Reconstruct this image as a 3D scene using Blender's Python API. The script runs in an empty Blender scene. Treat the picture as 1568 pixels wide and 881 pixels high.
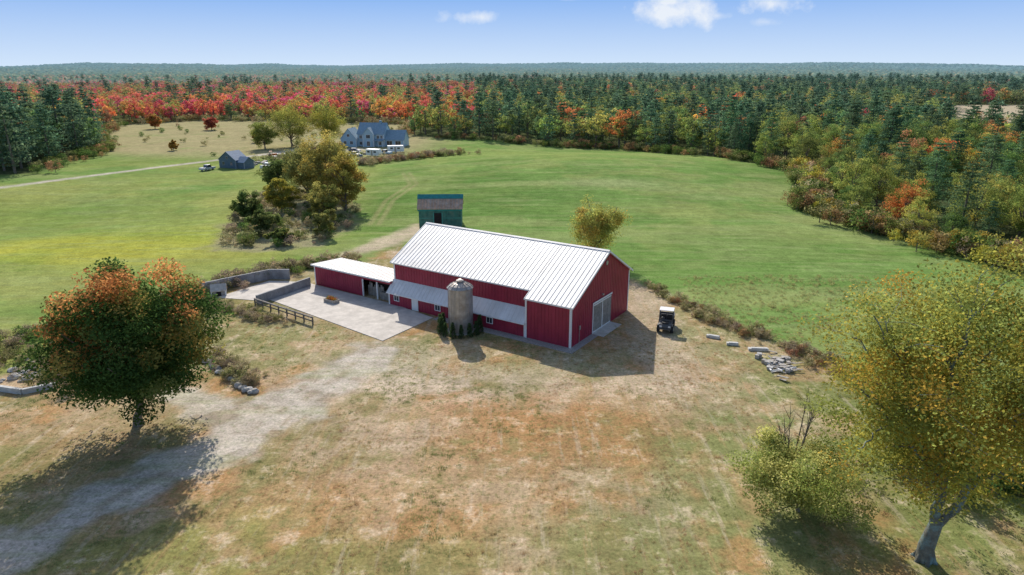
import bpy, bmesh, math, random, time
import numpy as np
from mathutils import Vector, Matrix
T0=time.time()
rng=np.random.default_rng(7); random.seed(7)
scene=bpy.context.scene
coll=scene.collection
rad=math.radians

# ------------------------------------------------------------------ noise
def vn(x,y,seed=0):
    xi=np.floor(x).astype(np.int64); yi=np.floor(y).astype(np.int64)
    fx=x-xi; fy=y-yi
    fx=fx*fx*(3-2*fx); fy=fy*fy*(3-2*fy)
    def h(a,b):
        k=(a*374761393+b*668265263+seed*144269504)&0xffffffff
        k=((k^(k>>13))*1274126177)&0xffffffff
        k=k^(k>>16)
        return k/4294967295.0
    a=h(xi,yi);b=h(xi+1,yi);c=h(xi,yi+1);d=h(xi+1,yi+1)
    return (a*(1-fx)+b*fx)*(1-fy)+(c*(1-fx)+d*fx)*fy
def fbm(x,y,seed=0,octv=4):
    x=np.asarray(x,float);y=np.asarray(y,float)
    s=0;a=1;t=0
    for i in range(octv):
        s=s+a*vn(x,y,seed+i*17);t+=a;a*=.55;x=x*2.03+11.3;y=y*2.03+5.7
    return s/t
def sst(e0,e1,v):
    t=np.clip((v-e0)/(e1-e0),0,1); return t*t*(3-2*t)

def seg_dist(X,Y,p,q):
    px,py=p[:2];qx,qy=q[:2];dx=qx-px;dy=qy-py
    t=np.clip(((X-px)*dx+(Y-py)*dy)/(dx*dx+dy*dy+1e-9),0,1)
    return np.hypot(X-px-t*dx,Y-py-t*dy),t
def line_sd(X,Y,pts):
    best=None
    for p,q in zip(pts[:-1],pts[1:]):
        d,t=seg_dist(X,Y,p,q); d=d-(p[2]+(q[2]-p[2])*t)
        best=d if best is None else np.minimum(best,d)
    return best
def poly_sd(X,Y,poly):
    best=None; ins=np.zeros(np.shape(X),bool)
    n=len(poly)
    for i in range(n):
        p=poly[i];q=poly[(i+1)%n]
        d,_=seg_dist(X,Y,p,q)
        best=d if best is None else np.minimum(best,d)
        if p[1]!=q[1]:
            c=((p[1]>Y)!=(q[1]>Y))&(X<(q[0]-p[0])*(Y-p[1])/(q[1]-p[1])+p[0])
            ins^=c
    return np.where(ins,-best,best)

# ------------------------------------------------------------------ materials
def new_mat(name):
    m=bpy.data.materials.new(name); m.use_nodes=True
    nt=m.node_tree; nt.nodes.clear()
    out=nt.nodes.new('ShaderNodeOutputMaterial')
    return m,nt,out
def M(nt,op,a,b=None,clamp=False):
    n=nt.nodes.new('ShaderNodeMath'); n.operation=op; n.use_clamp=clamp
    for i,v in enumerate((a,b)):
        if v is None: continue
        if hasattr(v,'links'): nt.links.new(v,n.inputs[i])
        else: n.inputs[i].default_value=v
    return n.outputs[0]
def MIX(nt,f,a,b,mode='MIX'):
    n=nt.nodes.new('ShaderNodeMix'); n.data_type='RGBA'; n.blend_type=mode; n.clamp_factor=True
    for s,v in ((n.inputs[0],f),(n.inputs[6],a),(n.inputs[7],b)):
        if hasattr(v,'links'): nt.links.new(v,s)
        elif isinstance(v,(tuple,list)): s.default_value=(*v[:3],1)
        else: s.default_value=v
    return n.outputs[2]
def MR(nt,v,a,b,c,d):
    n=nt.nodes.new('ShaderNodeMapRange')
    nt.links.new(v,n.inputs[0])
    for i,x in enumerate((a,b,c,d)): n.inputs[i+1].default_value=x
    return n.outputs[0]
def NOISE(nt,vec,scale,detail=5,rough=.6,sc=None):
    if sc is not None:
        mp=nt.nodes.new('ShaderNodeMapping'); mp.inputs['Scale'].default_value=sc[:3]
        if len(sc)>3: mp.inputs['Rotation'].default_value=(0,0,sc[3])
        nt.links.new(vec,mp.inputs[0]); vec=mp.outputs[0]
    n=nt.nodes.new('ShaderNodeTexNoise'); n.inputs['Scale'].default_value=scale
    n.inputs['Detail'].default_value=detail; n.inputs['Roughness'].default_value=rough
    nt.links.new(vec,n.inputs['Vector']); return n.outputs[0]
def VM(nt,col,f):
    n=nt.nodes.new('ShaderNodeVectorMath'); n.operation='SCALE'
    if hasattr(col,'links'): nt.links.new(col,n.inputs[0])
    else: n.inputs[0].default_value=col[:3]
    nt.links.new(f,n.inputs['Scale']); return n.outputs[0]

def surf(name,col,rough=.7,metal=0,amt=.25,scale=2.0,col2=None,bump=.0,bscale=12,streak=None,spec=.4):
    m,nt,out=new_mat(name)
    tc=nt.nodes.new('ShaderNodeTexCoord').outputs['Object']
    n1=NOISE(nt,tc,scale,8,.65)
    c=VM(nt,col,MR(nt,n1,.3,.7,1-amt,1+amt))
    if streak:
        n3=NOISE(nt,tc,1.0,5,.6,sc=streak)
        c=VM(nt,c,MR(nt,n3,.3,.7,1-amt*.8,1+amt*.6))
    if col2:
        n2=NOISE(nt,tc,scale*.6,6,.7)
        c=MIX(nt,MR(nt,n2,.48,.68,0,1),c,col2)
    p=nt.nodes.new('ShaderNodeBsdfPrincipled')
    nt.links.new(c,p.inputs['Base Color']); p.inputs['Roughness'].default_value=rough
    p.inputs['Metallic'].default_value=metal
    p.inputs['Specular IOR Level'].default_value=spec
    if bump>0:
        b=nt.nodes.new('ShaderNodeBump'); b.inputs['Strength'].default_value=bump; b.inputs['Distance'].default_value=.03
        nt.links.new(NOISE(nt,tc,bscale,6,.6),b.inputs['Height']); nt.links.new(b.outputs[0],p.inputs['Normal'])
    nt.links.new(p.outputs[0],out.inputs[0]); return m

def foliage(name,trans=.4,var=.25,haze=False,gain=1.0):
    m,nt,out=new_mat(name)
    a=nt.nodes.new('ShaderNodeAttribute'); a.attribute_name='Col'
    oi=nt.nodes.new('ShaderNodeObjectInfo')
    hs=nt.nodes.new('ShaderNodeHueSaturation')
    nt.links.new(a.outputs['Color'],hs.inputs['Color'])
    nt.links.new(MR(nt,oi.outputs['Random'],0,1,.5-.035*var/.25,.5+.035*var/.25),hs.inputs['Hue'])
    r2=M(nt,'FRACT',M(nt,'MULTIPLY',oi.outputs['Random'],17.31))
    nt.links.new(MR(nt,r2,0,1,gain*(1-var),gain*(1+var)),hs.inputs['Value'])
    c=hs.outputs[0]
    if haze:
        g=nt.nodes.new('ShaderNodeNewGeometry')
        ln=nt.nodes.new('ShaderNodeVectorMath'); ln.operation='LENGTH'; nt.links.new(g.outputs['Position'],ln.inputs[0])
        c=MIX(nt,MR(nt,ln.outputs['Value'],180,1600,.03,.68),c,(.18,.30,.31))  # aerial haze painted into the foliage colour, bluer farther from the origin
    d=nt.nodes.new('ShaderNodeBsdfDiffuse'); t=nt.nodes.new('ShaderNodeBsdfTranslucent'); mx=nt.nodes.new('ShaderNodeMixShader')
    nt.links.new(c,d.inputs[0]); nt.links.new(c,t.inputs[0]); mx.inputs[0].default_value=trans
    nt.links.new(d.outputs[0],mx.inputs[1]); nt.links.new(t.outputs[0],mx.inputs[2])
    nt.links.new(mx.outputs[0],out.inputs[0]); return m

MAT={}
MAT['bark']=surf('bark',(.20,.165,.13),.9,amt=.4,scale=3,bump=.6,streak=(3,3,.4))
MAT['bark_lichen']=surf('bark_lichen',(.15,.15,.125),.9,amt=.5,scale=2.2,col2=(.22,.35,.35),bump=.8,bscale=7)
MAT['leaf']=foliage('leaf',.5,.06,gain=1.5)
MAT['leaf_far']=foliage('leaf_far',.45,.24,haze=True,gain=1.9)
MAT['brush']=foliage('brush',.4,.2,gain=1.45)
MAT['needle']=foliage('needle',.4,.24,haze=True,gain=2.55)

# ------------------------------------------------------------------ mesh helpers
def mesh_np(name,V,F,mats,C=None,MI=None):
    me=bpy.data.meshes.new(name)
    V=np.asarray(V,np.float32);F=np.asarray(F,np.int32)
    me.vertices.add(len(V)); me.vertices.foreach_set('co',V.ravel())
    me.loops.add(F.size); me.loops.foreach_set('vertex_index',F.ravel())
    me.polygons.add(len(F)); me.polygons.foreach_set('loop_start',np.arange(len(F),dtype=np.int32)*F.shape[1])
    if MI is not None: me.polygons.foreach_set('material_index',np.asarray(MI,np.int32))
    for m in mats: me.materials.append(m)
    me.update(calc_edges=True)
    if C is not None:
        at=me.color_attributes.new('Col','FLOAT_COLOR','POINT')
        C=np.asarray(C,np.float32)
        if C.shape[1]==3: C=np.hstack([C,np.ones((len(C),1),np.float32)])
        at.data.foreach_set('color',C.ravel())
    return me
def obj(name,me,loc=(0,0,0),rot=0,parent=None,scale=1):
    o=bpy.data.objects.new(name,me); o.location=loc; o.rotation_euler=(0,0,rot)
    if scale!=1: o.scale=(scale,)*3 if not isinstance(scale,tuple) else scale
    coll.objects.link(o)
    if parent: o.parent=parent
    return o
def empty(name,loc=(0,0,0),rot=0):
    o=bpy.data.objects.new(name,None); o.location=loc; o.rotation_euler=(0,0,rot); coll.objects.link(o); return o

class Bt:
    def __init__(s): s.v=[];s.f=[];s.m=[]
    def add(s,vs,fs,mi=0):
        b=len(s.v); s.v+= [tuple(v) for v in vs]
        for f in fs: s.f.append([i+b for i in f]); s.m.append(mi)
    def box(s,c,d,mi=0,R=None):
        hx,hy,hz=d[0]/2,d[1]/2,d[2]/2
        vs=[Vector((x,y,z)) for x in(-hx,hx) for y in(-hy,hy) for z in(-hz,hz)]
        if R is not None: vs=[R@v for v in vs]
        vs=[v+Vector(c) for v in vs]
        s.add(vs,[(0,1,3,2),(4,6,7,5),(0,4,5,1),(2,3,7,6),(0,2,6,4),(1,5,7,3)],mi)
    def bb(s,x0,x1,y0,y1,z0,z1,mi=0): s.box(((x0+x1)/2,(y0+y1)/2,(z0+z1)/2),(x1-x0,y1-y0,z1-z0),mi)
    def slab(s,p,th,mi=0):
        vs=[Vector(q) for q in p]+[Vector(q)-Vector((0,0,th)) for q in p]
        n=len(p)
        fs=[tuple(range(n)),tuple(range(2*n-1,n-1,-1))]+[(i,i+n,(i+1)%n+n,(i+1)%n) for i in range(n)]
        s.add(vs,fs,mi)
    def prism(s,poly,axis,lo,hi,mi=0):
        def mk(p,t): return (t,p[0],p[1]) if axis=='x' else ((p[0],t,p[1]) if axis=='y' else (p[0],p[1],t))
        n=len(poly); vs=[mk(p,lo) for p in poly]+[mk(p,hi) for p in poly]
        fs=[tuple(range(n))[::-1],tuple(range(n,2*n))]+[(i,(i+1)%n,(i+1)%n+n,i+n) for i in range(n)]
        s.add(vs,fs,mi)
    def cyl(s,p,q,r,r2=None,n=16,mi=0):
        p=Vector(p);q=Vector(q); r2=r if r2 is None else r2
        d=(q-p).normalized(); a=d.orthogonal().normalized(); b=d.cross(a)
        vs=[p+(a*math.cos(t)+b*math.sin(t))*r for t in [2*math.pi*i/n for i in range(n)]]
        vs+=[q+(a*math.cos(t)+b*math.sin(t))*r2 for t in [2*math.pi*i/n for i in range(n)]]
        fs=[(i,(i+1)%n,(i+1)%n+n,i+n) for i in range(n)]+[tuple(range(n))[::-1],tuple(range(n,2*n))]
        s.add(vs,fs,mi)
    def make(s,name,mats,parent=None,loc=(0,0,0),rot=0,bevel=0):
        me=bpy.data.meshes.new(name); me.from_pydata(s.v,[],s.f)
        for m in mats: me.materials.append(m)
        me.polygons.foreach_set('material_index',s.m); me.update()
        bm=bmesh.new(); bm.from_mesh(me); bmesh.ops.recalc_face_normals(bm,faces=bm.faces); bm.to_mesh(me); bm.free()
        o=obj(name,me,loc,rot,parent)
        if bevel:
            md=o.modifiers.new('bevel','BEVEL'); md.width=bevel; md.segments=2; md.limit_method='ANGLE'
        return o

# ------------------------------------------------------------------ tree builder
class Tree:
    def __init__(s): s.V=[];s.F=[];s.C=[];s.MI=[];s.n=0
    def tube(s,pts,rr,sides=7,col=(.2,.17,.13)):
        pts=np.asarray(pts,float); k=len(pts)
        tg=np.gradient(pts,axis=0); tg/=np.linalg.norm(tg,axis=1)[:,None]+1e-9
        ref=np.array([.31,.95,.05]); a=np.cross(tg,ref); a/=np.linalg.norm(a,axis=1)[:,None]+1e-9; b=np.cross(tg,a)
        th=np.arange(sides)*2*np.pi/sides
        V=pts[:,None,:]+(a[:,None,:]*np.cos(th)[None,:,None]+b[:,None,:]*np.sin(th)[None,:,None])*np.asarray(rr)[:,None,None]
        i=np.arange(k-1)[:,None]*sides; j=np.arange(sides)[None,:]; j2=(j+1)%sides
        F=np.stack([i+j,i+j2,i+sides+j2,i+sides+j],-1).reshape(-1,4)+s.n
        s.V.append(V.reshape(-1,3)); s.F.append(F); s.C.append(np.tile(col,(k*sides,1))); s.MI.append(np.zeros(len(F),int)); s.n+=k*sides
    def leaves(s,c,size,col,up=.3,asp=.6):
        n=len(c)
        if n==0: return
        nn=rng.normal(size=(n,3)); nn[:,2]=np.abs(nn[:,2])+up; nn/=np.linalg.norm(nn,axis=1)[:,None]
        t=np.cross(nn,rng.normal(size=(n,3))); t/=np.linalg.norm(t,axis=1)[:,None]+1e-9
        b=np.cross(nn,t); sz=(np.ones(n)*size)[:,None]*rng.uniform(.6,1.3,(n,1))*.5
        V=np.stack([c+t*sz,c+b*sz*asp+nn*sz*.15,c-t*sz,c-b*sz*asp+nn*sz*.15],1).reshape(-1,3)
        F=np.arange(4*n).reshape(n,4)+s.n
        s.V.append(V);s.F.append(F);s.C.append(np.repeat(col,4,0));s.MI.append(np.ones(n,int));s.n+=4*n
    def clump(s,c,r,n,leaf,col,flat=.7,cv=.2,up=.3):
        off=rng.normal(size=(n,3))
        ln=np.linalg.norm(off,axis=1)[:,None]; off*=np.minimum(1,1.9/ln)*.5*r; off[:,2]*=flat
        sh=rng.uniform(1-cv,1+cv,(n,1))
        s.leaves(np.asarray(c)+off,leaf,np.asarray(col)[None,:]*sh,up)
    def mesh(s,name,mats,fit=None):
        V=np.vstack(s.V)
        if fit: V=fit(V)
        return mesh_np(name,V,np.vstack(s.F),mats,np.vstack(s.C),np.concatenate(s.MI))

def deciduous(name,h,r,ncl,nleaf,leaf,colf,tf=.2,mats=None,inner=.35,csz=.24,lobes=.2,limbs=12,off=(0,0),flat=.7):
    t=Tree(); z0=h*tf; cz=(h+z0)/2; rz=(h-z0)/2
    d=rng.normal(size=(ncl,3)); d/=np.linalg.norm(d,axis=1)[:,None]
    rr=rng.uniform(inner,1,ncl)**.6
    ph=np.arctan2(d[:,1],d[:,0]); p1,p2,p3=rng.uniform(0,6.28,3)
    lb=1+lobes*np.sin(3*ph+p1+2*d[:,2])+lobes*.6*np.sin(5*d[:,2]*2+p2+ph)+rng.normal(size=ncl)*.05
    P=d*(rr*lb)[:,None]*np.array([r,r,rz])*.88
    P[:,2]=np.where(P[:,2]<0,P[:,2]*.9,P[:,2])+cz
    P[:,0]+=off[0]; P[:,1]+=off[1]
    lean=rng.normal(size=2)*.03*h+np.array(off)
    t.tube([(0,0,-.2),(0,0,h*.05),(lean[0]*.3,lean[1]*.3,max(z0,h*.1)),(lean[0]*.6,lean[1]*.6,cz),(lean[0],lean[1],h*.8)],[h*.036,h*.024,h*.020,h*.013,h*.003],8)
    idx=rng.choice(ncl,min(limbs,ncl),replace=False)
    for i in idx:
        zs=rng.uniform(max(z0*.9,h*.12),cz); f=zs/(h*.8); a=np.array([lean[0]*f,lean[1]*f,zs]); b=P[i]
        if b[2]<zs: a[2]=max(h*.1,b[2]-1)
        mid=(a+b)/2+rng.normal(size=3)*r*.06
        t.tube([a,mid,b],[h*.010,h*.006,h*.002],5)
    for i in range(ncl):
        c=colf(P[i],d[i]); c=np.asarray(c)*rng.uniform(.66,1.32)
        k=csz*r*rng.uniform(.7,1.3)
        t.clump(P[i],k,int(nleaf*rng.uniform(.7,1.3)),leaf,c,flat=flat)
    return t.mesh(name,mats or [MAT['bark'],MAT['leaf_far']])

def pine(name,h,r,col,levels=17,nb=6,leaf=.7,per=5,mats=None,z0f=.14,ex=.6):
    t=Tree()
    t.tube([(0,0,-.2),(0,0,h*.5),(0,0,h*.98)],[h*.02,h*.012,h*.002],6)
    for i in range(levels):
        f=(i+rng.uniform(-.3,.3))/levels; z=h*(z0f+(1-z0f)*max(f,0))
        L=r*(1-max(f,0))**ex*rng.uniform(.65,1.25)*(.55+.45*min(1,f*5+.3))
        for j in range(nb):
            a=rng.uniform(0,6.28); l=L*rng.uniform(.6,1.2)+.3
            dx,dy=math.cos(a),math.sin(a); rise=rng.uniform(-.12,.25)
            for k in (.4,.72,1.0):
                if l*k<.3: continue
                c=np.array([dx*l*k,dy*l*k,z+l*k*rise])
                sh=rng.uniform(.6,1.4)
                t.clump(c,.26*l+.35,per,leaf,np.array(col)*sh,flat=.35,up=.9)
    t.clump((0,0,h*.985),.9,8,leaf*.8,col,flat=.9)
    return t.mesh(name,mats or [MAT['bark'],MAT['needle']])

def scatter(name,groups,parent=None):
    """groups: (part_name, mesh, array[x,y,z,scale]) ; instanced on the faces of a carrier mesh"""
    root=empty(name)
    for pn,me,pts in groups:
        pts=np.asarray(pts,float)
        if len(pts)==0: continue
        n=len(pts); a=rng.uniform(0,6.283,n); s=pts[:,3]*.5
        V=np.zeros((n,4,3))
        for k,(ux,uy) in enumerate(((-1,-1),(1,-1),(1,1),(-1,1))):
            V[:,k,0]=pts[:,0]+s*(ux*np.cos(a)-uy*np.sin(a)); V[:,k,1]=pts[:,1]+s*(ux*np.sin(a)+uy*np.cos(a)); V[:,k,2]=pts[:,2]
        cm=mesh_np(pn+'_layout',V.reshape(-1,3),np.arange(4*n).reshape(n,4),[])
        ca=obj(pn+'_group',cm,parent=root)
        ca.instance_type='FACES'; ca.use_instance_faces_scale=True; ca.instance_faces_scale=1
        ca.show_instancer_for_render=False; ca.show_instancer_for_viewport=False
        obj(pn,me,parent=ca)
    return root

# ------------------------------------------------------------------ layout data (metres, x right, y away)
OPEN=[(170,-60),(170,40),(108,84),(82,104),(72,138),(69,156),(80,178),(86,203),(78,236),(48,288),(10,306),(-13,314),(-37,320),(-50,332),
      (-62,405),(-130,425),(-195,433),(-225,400),(-195,330),(-158,270),(-143,207),(-200,190),(-320,180),(-320,-60)]
CLEAR=[(215,340),(330,340),(620,670),(410,670)]
DRIVE=[(-38,32,2.1),(-33.6,36.3,2.1),(-31.0,40.3,2.1),(-28.1,45.0,2.3),(-24.7,50.2,3.1),(-21.3,56.4,3.7),(-18.0,63.0,3.4),(-16.0,71,2.6)]
DRIVE2=[(-23.2,53.5,2.8),(-29.8,58.6,2.5),(-35.1,60.8,1.2)]
TRACK=[(-39,102,1.0),(-34,105.5,1.4),(-27.5,113,2.2),(-21.5,124,2.8),(-17.5,134,3.0)]
LANE=[(-230,158,1.6),(-137,182,1.6),(-114,222,1.6),(-95,250,1.6),(-84,272,2.5),(-60,272,3.5)]
BRUSHZ=[(-66,172),(-58,186),(-44,170),(-34,150),(-32,132),(-34,118),(-53,114),(-58,135),(-60,152)]
YARD=[(-55,20),(-52,62),(-44,80),(-40,99),(-27,107),(-20,118),(-12,112),(6,108),(18,97),(24,86),(28,77),(33,70),(38,62),(46,50),(60,40),(62,15)]
C0=(6.57,71.34); BR=math.atan2(-.5519,.8339)
def barn_w(x,y): return (C0[0]+.8339*x+.5519*y, C0[1]-.5519*x+.8339*y)
def hgt(x,y):
    """rolling meadow behind the barn: a broad crest that falls away to the woods, and a dip in the left field"""
    x=np.asarray(x,float);y=np.asarray(y,float)
    return (3.8*np.exp(-(((x-20)/52)**2+((y-205)/44)**2))*sst(125,165,y)-2.0*sst(230,300,y)*sst(-20,20,x)*(1-sst(600,1200,y))
            -1.6*np.exp(-(((x-85)/28)**2+((y-140)/45)**2))-1.6*np.exp(-(((x+105)/30)**2+((y-145)/26)**2)))

# ------------------------------------------------------------------ terrain
def axis(lo,hi,core0,core1,st,g):
    mid=list(np.arange(core0,core1,st)); up=[];p=core1;s=st
    while p<hi: up.append(p); s*=g; p+=s
    dn=[];p=core0;s=st
    while p>lo: s*=g; p-=s; dn.append(p)
    return np.array(dn[::-1]+mid+up)
xs=axis(-9000,9000,-62,62,.36,1.03); ys=axis(-300,11000,28,128,.36,1.022)
X,Y=np.meshgrid(xs,ys)
nx,ny=len(xs),len(ys)
R=np.hypot(X,Y)
n_big=fbm(X/40,Y/40,1); n_mid=fbm(X/9,Y/9,2,5); n_sm=fbm(X/2.2,Y/2.2,3,4); n_w=fbm(X/4,Y/4,9,4)-.5
def C3(c): return np.array(c,float)[None,None,:]
def mixc(A,c,m): return A*(1-m[...,None])+np.asarray(c,float)*m[...,None]
col=np.zeros(X.shape+(3,)); lawn=np.zeros(X.shape)
gf=C3((.135,.222,.058))
col+=gf
col=mixc(col,(.21,.255,.08),sst(.46,.60,n_mid)*.75)
col=mixc(col,(.095,.175,.042),sst(.50,.60,n_big)*.65)
col=mixc(col,(.25,.28,.11),sst(.50,.62,fbm(X/22,Y/7,41,5))*.5)
col=mixc(col,(.33,.28,.155),sst(235,262,Y+20*(n_big-.5)+.12*(X+100))*sst(-20,-45,X)*sst(.2,.55,n_mid+.15))
col=mixc(col,(.29,.29,.09),sst(-30,-50,X)*sst(.35,.6,n_big)*(1-sst(200,260,Y))*.8)
for (cx,cy,rx,ry,c,a) in [(-72,118,26,12,(.35,.33,.05),.8),(-55,130,20,10,(.24,.29,.05),.6),(-110,150,30,16,(.15,.22,.05),.6),
                          (25,175,14,5,(.32,.34,.16),.6),(35,150,20,6,(.24,.27,.09),.5),(60,130,20,8,(.24,.27,.09),.4),(52,115,30,12,(.10,.18,.04),.5),(0,250,60,22,(.22,.27,.08),.6)]:
    col=mixc(col,c,np.clip(np.exp(-(((X-cx)/rx)**2+((Y-cy)/ry)**2))*1.3*(.5+n_mid),0,1)*a)
ysd=poly_sd(X,Y,YARD)
ym=sst(1.6,-1.6,ysd+n_w*6)
yc=C3((.345,.235,.125))+0*col
yc=mixc(yc,(.365,.21,.095),sst(.45,.58,n_mid))
yc=mixc(yc,(.43,.34,.235),sst(.52,.64,fbm(X/5,Y/8,21,5))*.65)
yc=mixc(yc,(.20,.195,.08),sst(.49,.59,fbm(X/6,Y/4.5,31,6))*.8)
for (cx,cy,rx,ry,c,a) in [(-9,62.5,9,4.5,(.46,.37,.275),1.),(-13,67,5,4,(.47,.39,.30),.9),(15,62,9,4.5,(.43,.33,.235),.9),(20,57,6,4,(.41,.31,.22),.8),(0,53,14,5,(.38,.195,.085),.8),(-10,43,12,7,(.38,.235,.115),.75),
     (9,48.5,7,5,(.32,.19,.09),.75),(-27,74,9,6,(.24,.23,.11),.8),(10,38,8,6,(.22,.22,.09),.9),(22,50,9,7,(.20,.215,.085),.9),(38,48,12,12,(.13,.20,.05),.9),(16,42,7,6,(.20,.205,.085),.8),(28,40,9,6,(.19,.21,.075),.85),(-5,35,9,3,(.25,.22,.09),.7),
     (-38,55,9,4,(.36,.27,.165),.8),(-22,37,10,3.5,(.23,.22,.07),.8),(-40,44,6,6,(.20,.20,.07),.6),(-33,75,7,4,(.23,.22,.09),.7),(20,72,6,6,(.34,.30,.18),.7),(3,68,16,3.0,(.31,.28,.15),.6),
     (22,84,6,10,(.28,.27,.13),.7),(-24,100,9,6,(.34,.30,.17),.7),(30,60,7,7,(.18,.20,.07),.8),(-12,52,6,5,(.44,.35,.25),.7),(2,44,8,3,(.43,.33,.22),.6)]:
    yc=mixc(yc,c,np.clip(np.exp(-(((X-cx)/rx)**2+((Y-cy)/ry)**2))*1.6*(.15+1.3*sst(.3,.7,n_sm)),0,1)*a)
col=col*(1-ym[...,None])+yc*ym[...,None]; lawn=ym.copy()
bz=sst(2,-3,poly_sd(X,Y,BRUSHZ)+n_w*8); col=mixc(col,(.29,.25,.165),bz*.85)
g=sst(.8,-.8,np.minimum(line_sd(X,Y,DRIVE),line_sd(X,Y,DRIVE2))+n_w*4.2+(n_sm-.5)*2.6)
gc=mixc(C3((.42,.365,.30))+0*col,(.34,.28,.215),sst(.45,.60,n_sm)); gc=mixc(gc,(.52,.46,.39),sst(.5,.62,fbm(X/1.2,Y/1.2,5,3))*.7)
col=col*(1-g[...,None])+gc*g[...,None]; lawn*=1-g*.85
for off in (-.95,.95):
    dd=sst(.45,0,line_sd(X,Y,[(p[0]+off*.85,p[1]-off*.5,.28) for p in DRIVE])+n_w*.8); col=mixc(col,(.52,.46,.39),dd*.5)
dd=sst(1.2,-1.2,line_sd(X,Y,TRACK)+n_w*4); col=mixc(col,(.47,.38,.28),dd*.9); lawn*=1-dd
dd=sst(1.4,-1.0,line_sd(X,Y,[(14,98,2),(19,90,2.5),(18,80,2.6),(17,70,2.5),(17,63,2)])+n_w*6); col=mixc(col,(.45,.36,.26),dd*.7)
dd=sst(.8,-.8,line_sd(X,Y,LANE)+n_w*.8); col=mixc(col,(.46,.41,.35),dd)
for off in (-.9,.9):
    dd=sst(.6,0,line_sd(X,Y,[(-28+off,136,.25),(-29+off,160,.25),(-26+off,180,.25),(-31+off,200,.25)])); col=mixc(col,(.29,.27,.13),dd*.6)
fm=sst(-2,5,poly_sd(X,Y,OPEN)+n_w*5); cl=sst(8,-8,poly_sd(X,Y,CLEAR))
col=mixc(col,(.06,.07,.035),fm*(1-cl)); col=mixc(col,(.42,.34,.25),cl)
col*=1.14
Z=(fbm(X/25,Y/25,50)-.5)*.5*sst(140,300,R)+(fbm(X/3,Y/3,51)-.5)*.05+hgt(X,Y)
V=np.stack([X,Y,Z],-1).reshape(-1,3)
ii=(np.arange(ny-1)[:,None]*nx+np.arange(nx-1)[None,:])
F=np.stack([ii,ii+1,ii+nx+1,ii+nx],-1).reshape(-1,4)
m,nt,out=new_mat('ground')
tc=nt.nodes.new('ShaderNodeTexCoord').outputs['Object']
at=nt.nodes.new('ShaderNodeAttribute'); at.attribute_name='Col'
c=at.outputs['Color']; lw=at.outputs['Alpha']
nA=NOISE(nt,tc,.45,10,.74); nB=NOISE(nt,tc,4.0,7,.75); nC=NOISE(nt,tc,.09,6,.6); nD=NOISE(nt,tc,1.6,9,.8)
st=NOISE(nt,tc,1.0,5,.65,sc=(.10,1.5,1,.35)); st2=NOISE(nt,tc,1.0,6,.72,sc=(1.1,.10,1,-.5)); st3=NOISE(nt,tc,1.0,6,.72,sc=(.05,.5,1,-.25)); st4=NOISE(nt,tc,1.0,6,.72,sc=(.9,.09,1,.9))
gp=M(nt,'MULTIPLY',MR(nt,nD,.51,.58,0,.62),lw)
c=MIX(nt,gp,c,(.19,.20,.075))
gp2=M(nt,'MULTIPLY',MR(nt,nA,.54,.63,0,.6),lw)
c=MIX(nt,gp2,c,(.54,.43,.31))
c=MIX(nt,M(nt,'MULTIPLY',MR(nt,st2,.54,.66,0,.5),lw),c,(.44,.28,.14))
c=MIX(nt,M(nt,'MULTIPLY',MR(nt,st4,.55,.66,0,.45),lw),c,(.52,.43,.32))
inv=M(nt,'SUBTRACT',1.0,lw)
c=MIX(nt,M(nt,'MULTIPLY',MR(nt,st3,.48,.64,0,.5),inv),c,(.29,.33,.14))
c=MIX(nt,M(nt,'MULTIPLY',MR(nt,nD,.52,.62,0,.45),inv),c,(.10,.18,.05))
c=VM(nt,c,MR(nt,nA,.3,.7,.74,1.26)); c=VM(nt,c,MR(nt,nB,.3,.7,.58,1.42)); c=VM(nt,c,MR(nt,nC,.3,.7,.88,1.12)); c=VM(nt,c,MR(nt,st,.3,.7,.92,1.08))
p=nt.nodes.new('ShaderNodeBsdfDiffuse'); p.inputs['Roughness'].default_value=0
nt.links.new(c,p.inputs[0])
b=nt.nodes.new('ShaderNodeBump'); b.inputs['Strength'].default_value=.4; b.inputs['Distance'].default_value=.06
hh=M(nt,'ADD',nB,M(nt,'MULTIPLY',nD,.8)); nt.links.new(hh,b.inputs['Height']); nt.links.new(b.outputs[0],p.inputs['Normal'])
nt.links.new(p.outputs[0],out.inputs[0])
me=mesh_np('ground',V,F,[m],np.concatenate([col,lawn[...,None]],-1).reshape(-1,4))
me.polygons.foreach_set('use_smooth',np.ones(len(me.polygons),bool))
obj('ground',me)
print('terrain',len(V),time.time()-T0)

# ------------------------------------------------------------------ far forest canopy and hills
na,nr=1100,190
ang=np.linspace(rad(-58),rad(58),na); rr_=1080*(9500/1080)**(np.linspace(0,1,nr))
A,RR=np.meshgrid(ang,rr_); FX=RR*np.sin(A); FY=RR*np.cos(A)
hill=sst(2600,7000,RR)*(30+42*sst(.4,.8,fbm(A*5+3,RR/3000,77,3))+40*np.exp(-((A+.05)/.22)**2)*sst(4000,7500,RR))
FZ=sst(1080,1220,RR)*11+2+hill+(rng.random(A.shape)-.5)*6*(1+RR/5000)+(fbm(FX/60,FY/60,61)-.5)*10
cn=fbm(FX/110,FY/60,66,4); cr=rng.random(A.shape)
fc=np.zeros(A.shape+(3,))+np.array([.075,.125,.055])
fc=mixc(fc,(.20,.22,.07),(cr>.6)*1.*.8)
fc=mixc(fc,(.46,.16,.09),((cr>.76)&(cn>.44)&(A<.05)&(RR<2200))*1.)
fc=mixc(fc,(.36,.25,.08),((cr<.12)&(cn>.43))*1.)
fc*=rng.uniform(.6,1.4,A.shape)[...,None]
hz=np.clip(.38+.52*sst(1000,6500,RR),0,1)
fc=mixc(fc,(.17,.28,.32),hz)  # distance haze blended into the canopy and hill vertex colours
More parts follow.
